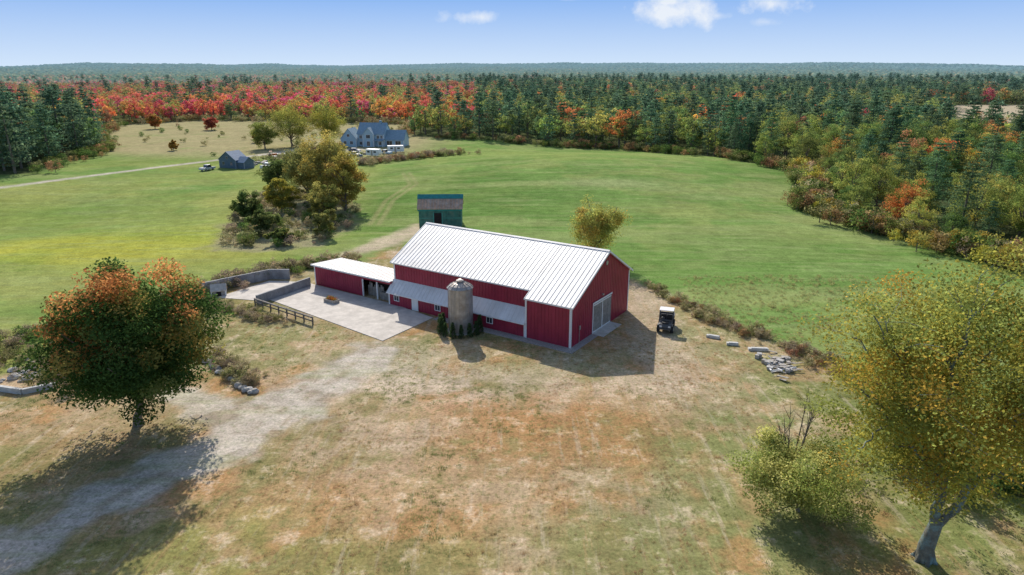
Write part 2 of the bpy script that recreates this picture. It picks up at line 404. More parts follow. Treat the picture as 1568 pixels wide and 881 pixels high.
mC,nt,out=new_mat('far_forest')
at=nt.nodes.new('ShaderNodeAttribute'); at.attribute_name='Col'; p=nt.nodes.new('ShaderNodeBsdfDiffuse')
tc=nt.nodes.new('ShaderNodeTexCoord').outputs['Object']
c=VM(nt,at.outputs['Color'],MR(nt,NOISE(nt,tc,.05,6,.7),.3,.7,.6,1.4)); nt.links.new(c,p.inputs[0]); nt.links.new(p.outputs[0],out.inputs[0])
ii=(np.arange(nr-1)[:,None]*na+np.arange(na-1)[None,:])
F=np.stack([ii,ii+1,ii+na+1,ii+na],-1).reshape(-1,4)[:,::-1]
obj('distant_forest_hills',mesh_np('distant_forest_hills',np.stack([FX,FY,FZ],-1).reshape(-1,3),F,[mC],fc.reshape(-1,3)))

# ------------------------------------------------------------------ tree prototypes
def cf(base,alt=None,p=.3):
    base=np.array(base)
    def f(P,d):
        if alt is not None and rng.random()<p: return np.array(alt)
        return base
    return f
G1=(.085,.125,.035); G2=(.15,.19,.045); YG=(.25,.25,.055); OR=(.44,.20,.05); RD=(.44,.085,.055); PK=(.48,.08,.12); RU=(.26,.14,.06)
P={}
P['pineA']=pine('pine_tree_a',20,5.6,(.062,.098,.050),levels=14,leaf=.9); P['pineB']=pine('pine_tree_b',20,4.8,(.056,.092,.050),levels=15,leaf=.9,ex=.45); P['pineC']=pine('pine_tree_c',16,5.2,(.082,.118,.048),levels=13,leaf=.9,ex=.55)
for k,c,a in (('g1',G1,G2),('g2',G2,YG),('yg',YG,G2),('or',OR,YG),('rd',RD,OR),('pk',PK,RD),('ru',RU,G1)):
    P[k]=deciduous('tree_'+k,14,5.6,40,26,.8,cf(c,a,.25),tf=.12)
PN={}
for k,c,a in (('g1',G1,G2),('g2',G2,YG),('yg',YG,G2),('or',OR,YG),('rd',RD,OR),('ru',RU,G1)):
    PN[k]=deciduous('near_tree_'+k,13,5.2,80,62,.38,cf(c,a,.25),tf=.10,lobes=.25)
PN['pineA']=pine('near_pine_a',19,5.0,(.062,.10,.045),levels=20,nb=7,leaf=.48,per=11); PN['pineB']=pine('near_pine_b',20,4.4,(.055,.090,.045),levels=21,nb=7,leaf=.48,per=11,ex=.5)
BU={}
for k,c,a in (('olive',(.15,.165,.055),(.22,.21,.09)),('rust',(.25,.14,.07),(.30,.20,.10)),('straw',(.35,.29,.17),(.25,.23,.11)),('green',(.10,.15,.04),(.16,.19,.05)),('brown',(.22,.175,.125),(.30,.24,.15)),('gold',(.36,.29,.055),(.28,.28,.07))):
    BU[k]=deciduous('bush_'+k,1.9,1.15,16,40,.18,cf(c,a,.35),tf=.03,mats=[MAT['bark'],MAT['brush']],csz=.42,limbs=6)
print('protos',time.time()-T0)

# ------------------------------------------------------------------ forest
pts=[]
yy=60.
while yy<1260:
    s=6.9+yy*.0078
    w=min(yy*.98+90,1150)
    xx=np.arange(-w,w,s)
    pts.append(np.stack([xx+rng.uniform(-.45,.45,len(xx))*s,yy+rng.uniform(-.45,.45,len(xx))*s,np.full(len(xx),s)],1)); yy+=s*.95
pts=np.vstack(pts)
fx,fy=pts[:,0],pts[:,1]
sd=poly_sd(fx,fy,OPEN); keep=(sd>3)&(poly_sd(fx,fy,CLEAR)>0)&~((fx<0)&(fy<200)&(fx>-330)); pts=pts[keep]; sd=sd[keep]; fx,fy=pts[:,0],pts[:,1]
csd=poly_sd(fx,fy,CLEAR)
nn=fbm(fx/70,fy/70,91,3); u=rng.random(len(pts)); hv=hgt(fx,fy)
redz=sst(330,390,fy)*sst(5,-40,fx+.06*(fy-400))*(1-sst(950,1260,fy)*.45)*sst(.18,.30,nn+.08)
pinep=np.where(redz>.4,.06,.42+.9*(nn-.5)); pinep=np.where((fx<-120)&(fy<330),.78,pinep); pinep=np.where((fx>55)&(fy<230),.33,pinep)
grp={};grn={}
names_red=['rd','pk','or','g1','yg','ru']; pr=[.26,.20,.27,.06,.14,.07]
names_gen=['g1','g2','yg','or','rd','ru']; pg=[.31,.30,.21,.08,.03,.07]
names_near=['g1','g2','yg','or','rd','ru']; pnr=[.24,.34,.32,.05,.01,.04]
for i in range(len(pts)):
    near=fy[i]<255 and fx[i]>30
    if u[i]<pinep[i]: k=['pineA','pineB','pineA'][rng.integers(3)] if near else ['pineA','pineB','pineC'][rng.integers(3)]
    elif near: k=names_near[rng.choice(6,p=pnr)]
    elif rng.random()<redz[i]: k=names_red[rng.choice(6,p=pr)]
    else: k=names_gen[rng.choice(6,p=pg)]
    sc=rng.uniform(.72,1.15)*(1+fy[i]/3500)
    if k.startswith('pine'): sc*=.88
    if redz[i]>.4 and not k.startswith('pine'): sc*=.80
    edge=sd[i]
    leftstand=fx[i]<-120 and fy[i]<335
    if edge<8 and not leftstand: sc*=.75
    if edge<8 and k.startswith('pine') and rng.random()<.5: sc*=.75
    if leftstand: sc*=1.16
    if fx[i]>60 and fy[i]<200: sc*=.85
    if csd[i]<70 and fy[i]<420 and fx[i]>190: sc*=.7
    (grn if near else grp).setdefault(k,[]).append((fx[i],fy[i],-.1+hv[i],sc))
NM={'pineA':'white_pine','pineB':'tall_pine','pineC':'young_pine','g1':'green_oak','g2':'green_ash','yg':'yellowing_birch','or':'orange_maple','rd':'red_maple','pk':'crimson_maple','ru':'russet_oak'}
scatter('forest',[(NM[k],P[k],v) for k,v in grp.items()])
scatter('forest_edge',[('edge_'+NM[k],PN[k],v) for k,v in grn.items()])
print('forest',len(pts),time.time()-T0)

# ------------------------------------------------------------------ brush and hedgerows
bg={k:[] for k in BU}
def strip(line,n,wid,kinds,smin=.5,smax=1.1):
    L=[math.dist(a,b) for a,b in zip(line[:-1],line[1:])]; tot=sum(L)
    for _ in range(n):
        t=rng.uniform(0,tot)
        for (a,b,l) in zip(line[:-1],line[1:],L):
            if t<=l:
                f=t/l; px=a[0]+(b[0]-a[0])*f; py=a[1]+(b[1]-a[1])*f; break
            t-=l
        k=kinds[rng.integers(len(kinds))]
        px+=rng.normal()*wid; py+=rng.normal()*wid
        bg[k].append((px,py,-.05+float(hgt(px,py)),rng.uniform(smin,smax)))
strip([(112,82),(83,103),(73,138),(69,156),(80,178),(86,203)],340,2.4,['olive','rust','gold','green','gold','olive','green','straw','rust'],.9,2.8)
strip([(86,203),(78,236),(48,288),(10,306),(-37,320)],150,2.0,['olive','green','green','rust'],1.0,2.2)
strip([(-143,207),(-158,270),(-195,330),(-225,400)],120,2.5,['olive','green','rust'],1.,2.2)
strip([(-225,400),(-195,433),(-130,425),(-62,405),(-50,332)],120,3,['olive','rust','straw'],1.,2.4)
strip([(22,88),(26,80),(29.5,74),(33,69),(36,63)],170,1.0,['straw','straw','brown','olive','rust'],.25,.65)
strip([(20,95),(22,88)],25,.8,['straw','olive'],.3,.6)
strip([(-58,72),(-50,83),(-42,95),(-33,104),(-27,108)],230,1.2,['straw','olive','straw','brown','green'],.4,.95)
strip([(-42,96),(-34,104)],40,1.0,['brown','olive'],.6,1.1)
strip([(-33,69),(-29.5,66),(-26,62)],55,.7,['straw','brown','straw','olive'],.3,.75)
strip([(-56,70),(-48,66),(-41,63.5)],90,2.2,['straw','brown','brown','olive'],.3,.9)
strip([(-41,88),(-38,84),(-34,82),(-28,79)],60,.8,['straw','brown','olive'],.25,.6)
strip([(-52,218),(-38,234),(-18,252)],120,2.5,['brown','rust','straw','olive'],.6,1.5)
strip([(-60,240),(-74,248),(-84,236)],60,4,['brown','straw','olive'],.5,1.4)
strip([(34,62),(40,56),(48,50)],70,1.6,['olive','green','straw'],.3,.8)
strip([(30,47),(38,44),(46,40)],60,2.0,['olive','green','green','gold'],.5,1.5)
for _ in range(540):
    a=rng.uniform(-66,-30);b_=rng.uniform(112,188)
    if poly_sd(np.array([a]),np.array([b_]),BRUSHZ)[0]<-.5:
        k=['straw','straw','straw','olive','green','brown'][rng.integers(6)]; bg[k].append((a,b_,-.05,rng.uniform(.3,1.3)))
for _ in range(60): bg[['olive','green','straw'][rng.integers(3)]].append((rng.uniform(-190,-60),rng.uniform(235,390),-.05,rng.uniform(.5,1.6)))
scatter('roadside_brush',[(k+'_bush',BU[k],v) for k,v in bg.items()])

def tuft(name,c1,c2,h=.2,n=22):
    o=rng.normal(size=(n,2))*.15; V=[];C=[]
    for i in range(n):
        a=rng.uniform(0,6.28); l=h*rng.uniform(.5,1.2); w=.016
        b0=np.array([o[i,0],o[i,1],-.02]); tip=b0+np.array([math.cos(a)*l*.5,math.sin(a)*l*.5,l]); s=np.array([-math.sin(a),math.cos(a),0])*w
        m_=(b0+tip)/2+np.array([0,0,l*.12]); V+=[b0-s,b0+s,m_+s*.8,m_-s*.8, m_-s*.8,m_+s*.8,tip+s*.1,tip-s*.1]
        u_=rng.random(); cc=np.array(c1)*(1-u_)+np.array(c2)*u_; C+=[cc]*8
    return mesh_np(name,V,np.arange(len(V)).reshape(-1,4),[MAT['brush']],C)
tg=tuft('tuft_green',(.17,.21,.07),(.25,.26,.10),.12); td=tuft('tuft_dry',(.40,.29,.15),(.34,.25,.13),.13); tw=tuft('tuft_weed',(.24,.26,.09),(.38,.32,.16),.42)
q=np.stack([rng.uniform(-48,48,18000),rng.uniform(31,82,18000)],1)
ok=(line_sd(q[:,0],q[:,1],DRIVE)>.8)&(line_sd(q[:,0],q[:,1],DRIVE2)>.8)
bx=(q[:,0]-C0[0])*.8339-(q[:,1]-C0[1])*.5519; by=(q[:,0]-C0[0])*.5519+(q[:,1]-C0[1])*.8339
ok&=~((bx>-29)&(bx<.5)&(by>-1.5)&(by<16))&~((bx<-15)&(bx>-46)&(by>-9.5)&(by<16))
q=q[ok]; nz=fbm(q[:,0]/3,q[:,1]/3,3,3)
q=q[rng.random(len(q))<sst(.3,.65,nz)+.1]; nz=fbm(q[:,0]/6,q[:,1]/6,13,3)
sel=nz>.53
mk=lambda a,s0,s1: np.hstack([a,np.zeros((len(a),1)),rng.uniform(s0,s1,(len(a),1))])
q3=np.stack([rng.uniform(25,60,3500),rng.uniform(36,100,3500)],1); q3=q3[poly_sd(q3[:,0],q3[:,1],YARD)>-2]
scatter('grass',[('green_grass_tuft',tg,mk(q[sel],.6,1.2)),('dry_grass_tuft',td,mk(q[~sel],.4,1.0)),('weed_tuft',tw,mk(q3,.4,.9))])
print('brush',time.time()-T0)

# ------------------------------------------------------------------ individual trees
def maple_col(P_,d):
    hz=(P_[2]-8.5)/9+(-P_[0])*.05+(float(fbm(P_[0]/1.7+4,P_[2]/1.7+P_[1]/3,5,3))-.5)*3.4+rng.normal()*.2
    if hz>.55: return (.42,.19,.07) if rng.random()<.75 else (.28,.21,.06)
    if hz>.35 and rng.random()<.5: return (.20,.18,.05)
    if rng.random()<.12: return (.13,.15,.045)
    return (.052,.095,.026) if rng.random()<.6 else (.075,.13,.032)
me=deciduous('maple_tree',15.4,7.3,230,290,.29,maple_col,tf=.035,mats=[MAT['bark'],MAT['leaf']],inner=.3,csz=.22,lobes=.12,limbs=40,off=(.7,0))
obj('maple_tree',me,(-33.1,54.0,0))

def limbed(name,trunk,stems,ncl,cen,rads,nleaf,leaf,colf,mats,csz=1.2,inner=.25,br=.5,lob=.22,reach=4.2):
    """spreading tree: explicit main limbs; each leafy spray grows off the nearest limb"""
    t=Tree(); tr=np.array(trunk,float)
    t.tube(tr,np.linspace(br*1.2,br*.8,len(tr)),12)
    for a in range(6):
        th=a*1.047+.3; t.tube([tr[0]+np.array([math.cos(th)*br*2.0,math.sin(th)*br*2.0,-.15]),tr[0]+np.array([math.cos(th)*br*1.1,math.sin(th)*br*1.1,.35]),tr[0]+np.array([math.cos(th)*br*.45,math.sin(th)*br*.45,1.4])],[br*.22,br*.36,br*.3],6)
    nodes=[]
    def limb(pts_,r0,r1,n=12):
        pts_=np.array(pts_,float); tt=np.linspace(0,1,len(pts_)); s_=np.linspace(0,1,n)
        c=np.stack([np.interp(s_,tt,pts_[:,k]) for k in range(3)],1)
        for _ in range(2): c[1:-1]=(c[:-2]+2*c[1:-1]+c[2:])/4
        c[1:-1]+=rng.normal(size=(n-2,3))*.13
        rr=r0+(r1-r0)*s_**.8; t.tube(c,rr,9)
        for p_,r_ in zip(c[2:],rr[2:]): nodes.append((p_,r_))
        return c,rr
    for (pts_,r0,subs) in stems:
        c,rr=limb(pts_,r0,.07)
        for k in range(subs):
            i=rng.integers(4,10); dr=c[i]-np.array(cen)*np.array([1,1,.6]); dr[2]=abs(dr[2])*.4+1.0; dr+=rng.normal(size=3)*2.0; dr/=np.linalg.norm(dr)
            ln=rng.uniform(2.4,4.2); limb([c[i],c[i]+dr*ln*.5+[0,0,.1],c[i]+dr*ln+[0,0,.8]],rr[i]*.6,.035,8)
    NP=np.array([a for a,_ in nodes]); NR=np.array([b for _,b in nodes])
    d=rng.normal(size=(ncl,3)); d/=np.linalg.norm(d,axis=1)[:,None]; ph=np.arctan2(d[:,1],d[:,0])
    lb=1+lob*np.sin(3*ph+1+2.5*d[:,2])+lob*.7*np.sin(7*d[:,2]+2*ph)
    Pc=d*((rng.uniform(inner,1,ncl)**.6)*lb)[:,None]*np.array(rads)*.9+np.array(cen)
    for p_ in Pc:
        dz=p_[2]-NP[:,2]; cost=np.linalg.norm(NP-p_,axis=1)+np.where(dz<0,-dz*1.5,0)
        j=int(np.argmin(cost)); a=NP[j]; v=p_-a; ln=np.linalg.norm(v)
        if ln>reach: p_=a+v/ln*reach
        mid=(a+p_)/2+rng.normal(size=3)*.12*ln*.5+[0,0,.1*ln]
        r_=min(NR[j]*.5,.06); t.tube([a,mid,p_],[r_,r_*.6,.012],5)
        cc=np.array(colf(p_))*rng.uniform(.66,1.34)
        k=csz*rng.uniform(.6,1.3); t.clump(p_,k,int(nleaf*rng.uniform(.4,1.4)),leaf,cc,flat=.75)
        if rng.random()<.6: t.clump(mid,k*.8,int(nleaf*.4),leaf,cc)
    # leafy ends on every main limb
    for p_,r_ in nodes:
        if r_<.10 and rng.random()<.6 and p_[2]>cen[2]-rads[2]: t.clump(p_+rng.normal(size=3)*.4,csz*.8,int(nleaf*.45),leaf,np.array(colf(p_)),flat=.8)
    return t.mesh(name,mats)
def ashcol(c):
    u_=rng.random(); return (.34,.30,.06) if u_<.42 else ((.24,.26,.065) if u_<.86 else (.42,.27,.055))
me=limbed('ash_tree',[(0,0,-.2),(-.05,0,1.0),(.12,0,2.0),(.3,0,2.9)],
   [([(.2,0,2.6),(-.3,.1,6.5),(-.9,0,11),(-.6,-.2,16.5)],.34,6),
    ([(.3,0,2.7),(1.9,.2,5.0),(2.6,.2,8.5),(3.6,.6,13)],.36,6),
    ([(2.0,.2,5.2),(4.3,-.3,7.2),(6.6,-.4,9.6),(8.6,0,11.5)],.22,5),
    ([(-.25,.1,6.0),(-2.2,.3,8.6),(-4.2,.2,10.6),(-5.9,0,12.0)],.17,5),
    ([(-.6,0,8.5),(-2.4,.6,11.5),(-3.6,.4,14.5)],.15,4),
    ([(2.6,.2,8.5),(2.8,-1.6,11.5),(2.2,-2.0,15.5)],.18,4),
    ([(.3,0,2.9),(1.2,2.2,6),(1.6,4.0,10),(1.6,5,13)],.22,5)],
   330,(1.3,.6,12.0),(9.3,7.6,8.0),200,.21,ashcol,[MAT['bark_lichen'],MAT['leaf']],csz=1.8,br=.46,reach=4.6)
obj('roadside_ash_tree',me,(26.5,36.5,0))
def appcol(c,d=None):
    u_=rng.random(); return (.24,.27,.08) if u_<.5 else ((.36,.34,.12) if u_<.85 else (.17,.20,.05))
t_me=deciduous('apple_tree',5.4,4.5,130,220,.18,appcol,tf=.08,mats=[MAT['bark'],MAT['leaf']],inner=.35,csz=.22,lobes=.22,limbs=50)
obj('apple_tree',t_me,(20.4,41.6,0))
t=Tree()
for k in range(7):
    a=rng.uniform(0,6.28); p0=np.array([0,0,.2]); p1=np.array([math.cos(a)*.5,math.sin(a)*.4,3.2]); p2=np.array([math.cos(a)*1.1,math.sin(a)*.9,rng.uniform(5.4,7.6)])
    t.tube([p0,p1,p2],[.09,.06,.012],5)
    for j in range(10):
        f=rng.uniform(.3,1); q0=p1+(p2-p1)*f; t.tube([q0,q0+rng.normal(size=3)*.4+np.array([0,0,.7])],[.025,.006],4)
obj('dead_tree',t.mesh('dead_tree',[MAT['bark'],MAT['leaf']]),(20.4,43.8,0))
me=limbed('birch_tree',[(0,0,-.2),(0,0,1),(0,0,1.8)],
   [([(0,0,1.6),(-.6,0,4),(-1.4,0,7.5)],.11,3),([(0,0,1.6),(.8,0,4),(1.8,0,7)],.11,3),([(0,0,1.6),(.1,.5,4.5),(.2,.6,8.5)],.12,3)],
   90,(0,0,6.0),(4.4,3.8,4.0),130,.26,lambda c:(.28,.29,.075) if rng.random()<.7 else (.37,.28,.07),[MAT['bark_lichen'],MAT['leaf']],csz=1.3,br=.15)
obj('birch_tree',me,(13.6,108,0))
def bigdec(nm,h,r,c,a,loc,ncl=110):
    me=deciduous(nm,h,r,ncl,120,.38,cf(c,a,.35),tf=.06,mats=[MAT['bark'],MAT['leaf']],inner=.3,csz=.22,lobes=.22,limbs=25); obj(nm,me,loc)
bigdec('hedgerow_tree',17.5,6.2,(.27,.25,.075),(.34,.27,.07),(-42.5,157,0),140)
bigdec('hedgerow_tree',14.5,5.6,(.22,.22,.075),(.31,.25,.08),(-49,163,0),120)
bigdec('hedgerow_tree',13,5.0,(.29,.25,.06),(.34,.24,.07),(-37,150,0),120)
bigdec('hedgerow_tree',14,5.0,(.24,.25,.06),(.32,.26,.07),(-45,173,0),120)
bigdec('hedgerow_tree',9,4.8,(.10,.14,.045),(.14,.17,.05),(-59.5,174,0))
bigdec('hedgerow_tree',7.5,3.6,(.32,.28,.055),(.22,.22,.06),(-51,149,0),80)
bigdec('hedgerow_tree',6,3.4,(.09,.13,.04),(.13,.15,.05),(-55,140,0),80)
bigdec('hedgerow_tree',4.5,2.8,(.10,.13,.04),(.13,.15,.05),(-47,128,0),60)
bigdec('hedgerow_tree',8,3.6,(.27,.25,.07),(.16,.18,.05),(-39,139,0),80)
bigdec('hedgerow_tree',5,2.6,(.22,.22,.07),(.14,.16,.05),(-35.5,126,0),50)
bigdec('hedgerow_tree',3.2,2.2,(.12,.15,.045),(.2,.2,.06),(-42,120,0),50)
bigdec('cottonwood_tree',18,9.6,(.27,.26,.06),(.20,.22,.055),(-90,284,0),160)
bigdec('cottonwood_tree',16,8.6,(.24,.25,.055),(.3,.26,.055),(-77,290,0),150)
bigdec('cottonwood_tree',11,6,(.17,.20,.055),(.2,.21,.055),(-98,275,0))
bigdec('young_maple_tree',7,3.5,(.33,.10,.07),(.4,.18,.08),(-157,365,0))
bigdec('young_maple_tree',8,4,(.38,.15,.07),(.3,.2,.06),(-190,372,0))
bigdec('young_maple_tree',4,1.8,(.35,.2,.05),(.3,.2,.06),(-132,270,0),60)
bigdec('young_maple_tree',5,2.4,(.28,.22,.06),(.3,.2,.06),(-110,300,0),60)
print('trees',time.time()-T0)

# ------------------------------------------------------------------ building materials
red=surf('red_siding',(.33,.028,.058),.45,amt=.16,scale=.7,streak=(1.2,1.2,.15))
white=surf('white_trim',(.80,.79,.77),.5,amt=.06,scale=2)
roofm=surf('white_metal_roof',(.80,.78,.755),.48,metal=.22,amt=.08,scale=.6,streak=(3,.25,.25),col2=(.71,.68,.64),spec=.55)
glass=surf('window_glass',(.03,.035,.045),.08,amt=.1,spec=.8)
conc=surf('concrete',(.56,.51,.45),.85,amt=.2,scale=.8,col2=(.44,.40,.35),bump=.2)
concw=surf('concrete_wall',(.30,.30,.30),.85,amt=.25,scale=1.2,col2=(.20,.19,.19),bump=.3)
grav=surf('crushed_stone',(.36,.33,.30),.9,amt=.45,scale=9,bump=.8,bscale=16)
wood=surf('weathered_wood',(.40,.36,.31),.85,amt=.3,scale=2,streak=(8,8,.5))
plank=surf('door_planks',(.30,.27,.235),.85,amt=.35,scale=2,streak=(8,8,.5))
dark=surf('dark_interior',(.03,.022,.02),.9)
galv=surf('galvanised_steel',(.46,.42,.38),.45,metal=.45,amt=.22,scale=1.6,streak=(3,3,.15),col2=(.34,.28,.23))
black=surf('black_plastic',(.025,.025,.027),.5,amt=.1); rubber=surf('tyre_rubber',(.03,.03,.03),.85,amt=.2)

# ------------------------------------------------------------------ barn
barn=empty('red_barn',(C0[0],C0[1],0),BR)
L=27.6; W=15.4; yr,zr=8.6,9.46; yb,zb=15.4,5.6; ye,ze=0,5.05; ym_,zm=1.27,5.70; X1=-6.0
w=Bt()
w.prism([(0,0),(W,0),(W,zb),(yr,zr),(0,ze)],'x',X1,0)
w.prism([(ym_,0),(W,0),(W,zb),(yr,zr),(ym_,zm)],'x',-L,X1-.002)
w.prism([(.002,0),(ym_-.002,0),(ym_-.002,3.15),(.002,1.98)],'x',-L+.01,X1-.004)
def rib(x0,x1,y0,y1,z0,z1): w.bb(x0,x1,y0,y1,z0,z1)
sp=.46
def gz(y): return ze+(zr-ze)*y/yr if y<yr else zr+(zb-zr)*(y-yr)/(yb-yr)
x=-L+.25
while x<-.1:
    if x>X1+.1: rib(x,x+.05,-.028,.01,.02,ze-.05)
    else:
        rib(x,x+.05,-.026,.01,.02,1.93); rib(x,x+.05,ym_-.028,ym_+.01,3.2,zm-.05)
    rib(x,x+.05,W-.01,W+.028,.02,zb-.05); x+=sp
y=.25
while y<W-.1:
    if not(5.15<y<10.2): rib(-.01,.028,y,y+.05,.02,gz(y)-.1)
    else: rib(-.01,.028,y,y+.05,3.95,gz(y)-.1)
    if y>1.5: rib(-L-.028,-L+.01,y,y+.05,.02,gz(y)-.1)
    y+=sp
w.make('walls',[red],barn)
r=Bt()
def roofplane(x0,x1,ya,za,yc_,zc,step=.6,ribh=.04):
    r.slab([(x0,ya,za),(x1,ya,za),(x1,yc_,zc),(x0,yc_,zc)],.09)
    x=x0+.02
    while x<x1:
        r.slab([(x,ya,za+ribh),(x+.05,ya,za+ribh),(x+.05,yc_,zc+ribh),(x,yc_,zc+ribh)],ribh+.01); x+=step
sl=(zr-ze)/yr; sb=(zr-zb)/(yb-yr); o_=.12
roofplane(X1-.0,.35,-.35,ze-.35*sl+o_,yr,zr+o_)
roofplane(-L-.35,X1-.003,ym_-.35,zm-.35*sl+o_,yr,zr+o_)
roofplane(-L-.35,.35,yb+.35,zb-.35*sb+o_,yr+.002,zr+o_)
roofplane(-L-.15,X1-.01,-.30,1.98-.30*.95+.1,ym_-.03,3.2+.08,.6,.035)
r.slab([(-L-.36,yr-.22,zr+o_-.22*sl+.07),(.36,yr-.22,zr+o_-.22*sl+.07),(.36,yr,zr+o_+.09),(-L-.36,yr,zr+o_+.09)],.03)
r.slab([(-L-.36,yr+.22,zr+o_-.22*sb+.07),(.36,yr+.22,zr+o_-.22*sb+.07),(.36,yr+.002,zr+o_+.09),(-L-.36,yr+.002,zr+o_+.09)],.03)
r.make('roof',[roofm],barn)
t=Bt()
def corner(x,y,z0,z1,s=.22): t.box((x,y,(z0+z1)/2),(s,s,z1-z0))
corner(-.07,.07,0,ze-.08); corner(-.07,W-.07,0,zb-.1); corner(X1+.08,.03,0,ze-.08); corner(-L+.06,.06,0,1.95,.2); corner(-L+.07,ym_+.05,3.3,zm-.05,.2); corner(X1-.12,.0,0,1.9,.14)
corner(-L+.07,W-.07,0,zb-.1)
def fascia(p,q,h=.22,th=.05,ax='x'):
    p=Vector(p);q=Vector(q); d=Vector((th,0,0)) if ax=='x' else Vector((0,th,0))
    vs=[p,q,q-Vector((0,0,h)),p-Vector((0,0,h))]; vs+= [v+d for v in vs]
    t.add(vs,[(0,1,2,3),(7,6,5,4),(0,4,5,1),(1,5,6,2),(2,6,7,3),(3,7,4,0)])
for xx_ in (.352,-L-.402):
    ys_=-.35 if xx_>0 else ym_-.35
    zs_=ze-.35*sl if xx_>0 else zm-.35*sl
    fascia((xx_,ys_,zs_+o_+.01),(xx_,yr,zr+o_+.01)); fascia((xx_,yr,zr+o_+.01),(xx_,yb+.35,zb-.35*sb+o_+.01))
fascia((X1,-.402,ze-.35*sl+o_),(.35,-.402,ze-.35*sl+o_),.18,.05,'y')
fascia((-L-.35,ym_-.402,zm-.35*sl+o_),(X1-.01,ym_-.402,zm-.35*sl+o_),.16,.05,'y')
fascia((-L-.15,-.353,1.98-.285+.1),(X1-.01,-.353,1.98-.285+.1),.13,.05,'y')
t.make('trim',[white],barn)
wd=Bt()
def win(x,z,wi=.95,hi=.85):
    wd.bb(x-wi/2,x+wi/2,-.075,-.03,z-hi/2,z+hi/2,0); wd.bb(x-wi/2+.1,x-.03,-.085,-.072,z-hi/2+.1,z+hi/2-.1,1); wd.bb(x+.03,x+wi/2-.1,-.085,-.072,z-hi/2+.1,z+hi/2-.1,1)
for x in (-26.2,-19.2,-11.1): win(x,1.15)
wd.make('windows',[white,glass],barn)
dr=Bt(); dr.bb(-23.55,-22.45,-.07,-.03,0,1.85,0); dr.bb(-23.4,-22.6,-.085,-.072,.08,1.78,0); dr.bb(-23.3,-22.7,-.095,-.08,1.0,1.6,0)
dr.make('side_door',[white],barn)
gd=Bt(); gd.bb(.03,.09,5.25,10.15,0,3.85,0)
k=5.4
while k<9.95:
    gd.bb(.088,.11,k,k+.215,.12,3.7,1); k+=.225
gd.bb(.108,.13,7.62,7.78,.1,3.72,0); gd.bb(.108,.14,5.1,10.3,3.75,3.95,0)
for a_,b_ in ((5.4,7.6),(7.8,10.0)):
    for zz in (.15,3.5): gd.bb(.108,.125,a_,b_,zz,zz+.14,0)
gd.make('sliding_door',[white,plank],barn)
ex=Bt(); ex.cyl((.02,yr,8.05),(.08,yr,8.05),.28,mi=0); ex.box((.1,2.0,1.9),(.12,.3,.45),0); ex.box((.12,7.7,4.35),(.2,.25,.2),0); ex.cyl((.06,2.0,0),(.06,2.0,1.7),.03,mi=0)
ex.make('gable_vent_and_meter',[galv],barn)
ap=Bt(); ap.slab([(-19,-1.25,.05),(.9,-1.25,.05),(.9,0,.05),(-19,0,.05)],.2); ap.slab([(.0,0.002,.05),(.9,0.002,.05),(.9,5.1,.05),(.0,5.1,.05)],.2)
ap.make('drip_edge_gravel',[grav],barn)
rp=Bt(); rp.slab([(.02,5.2,.09),(1.6,5.2,.03),(1.6,10.2,.03),(.02,10.2,.09)],.3); rp.make('door_ramp',[conc],barn)

sh=empty('machine_shed',(C0[0],C0[1],0),BR)
w=Bt(); xa,xb=-42.8,-L-.02; yf,yk=.65,5.9; zf,zk=3.0,2.65
w.bb(xa,-33.2,yf,yf+.15,0,zf); w.bb(xa,xa+.15,yf+.151,yk,0,zk); w.bb(xa+.151,xb,yk-.15,yk,0,zk-.05); w.bb(-33.2,xb,yf+.001,yf+.14,2.5,zf)
x=xa+.3
while x<-33.4: w.bb(x,x+.05,yf-.026,yf+.01,.02,zf-.05); x+=.46
w.make('walls',[red],sh)
r=Bt(); r.slab([(xa-.3,yf-.35,zf+.12),(xb,yf-.35,zf+.12),(xb,yk+.3,zk+.1),(xa-.3,yk+.3,zk+.1)],.1)
x=xa-.28
while x<xb-.05: r.slab([(x,yf-.35,zf+.16),(x+.05,yf-.35,zf+.16),(x+.05,yk+.3,zk+.14),(x,yk+.3,zk+.14)],.05); x+=.6
r.make('roof',[surf('shed_metal_roof',(.62,.60,.57),.6,amt=.1,streak=(3,.25,.25))],sh)
t=Bt(); t.bb(xa-.3,xb,yf-.41,yf-.352,zf-.08,zf+.12); t.bb(xa-.03,xa+.15,yf-.04,yf+.1,0,zf-.02)
for x in (-33.1,-30.4,-27.85): t.bb(x-.08,x+.08,yf-.03,yf+.12,0,2.5)
t.make('trim',[white],sh)
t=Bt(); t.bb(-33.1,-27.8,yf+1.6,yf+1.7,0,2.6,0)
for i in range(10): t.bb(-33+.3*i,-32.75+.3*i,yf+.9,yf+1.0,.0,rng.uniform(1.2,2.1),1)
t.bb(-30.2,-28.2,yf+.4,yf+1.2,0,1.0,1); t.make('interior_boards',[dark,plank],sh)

# ------------------------------------------------------------------ silo
sx,sy=barn_w(-13.7,-2.35)
silo=empty('grain_silo',(sx,sy,0))
s=Bt(); n=56; zz=0
prof=[]
k=0
while zz<5.55:
    prof.append((1.42+(.028 if k%2 else 0),zz)); zz+=.10; k+=1
prof.append((1.46,5.6))
vs=[(r0*math.cos(2*math.pi*i/n),r0*math.sin(2*math.pi*i/n),z0) for (r0,z0) in prof for i in range(n)]
fs=[(j*n+i,j*n+(i+1)%n,(j+1)*n+(i+1)%n,(j+1)*n+i) for j in range(len(prof)-1) for i in range(n)]
s.add(vs,fs); o=s.make('corrugated_bin',[galv],silo)
o.data.polygons.foreach_set('use_smooth',[True]*len(o.data.polygons))
s=Bt(); m2=28
def pt(a,r0,z0): return (r0*math.cos(a),r0*math.sin(a),z0)
rp_=[(1.58,5.50),(1.25,5.80),(.85,6.02),(.35,6.18)]
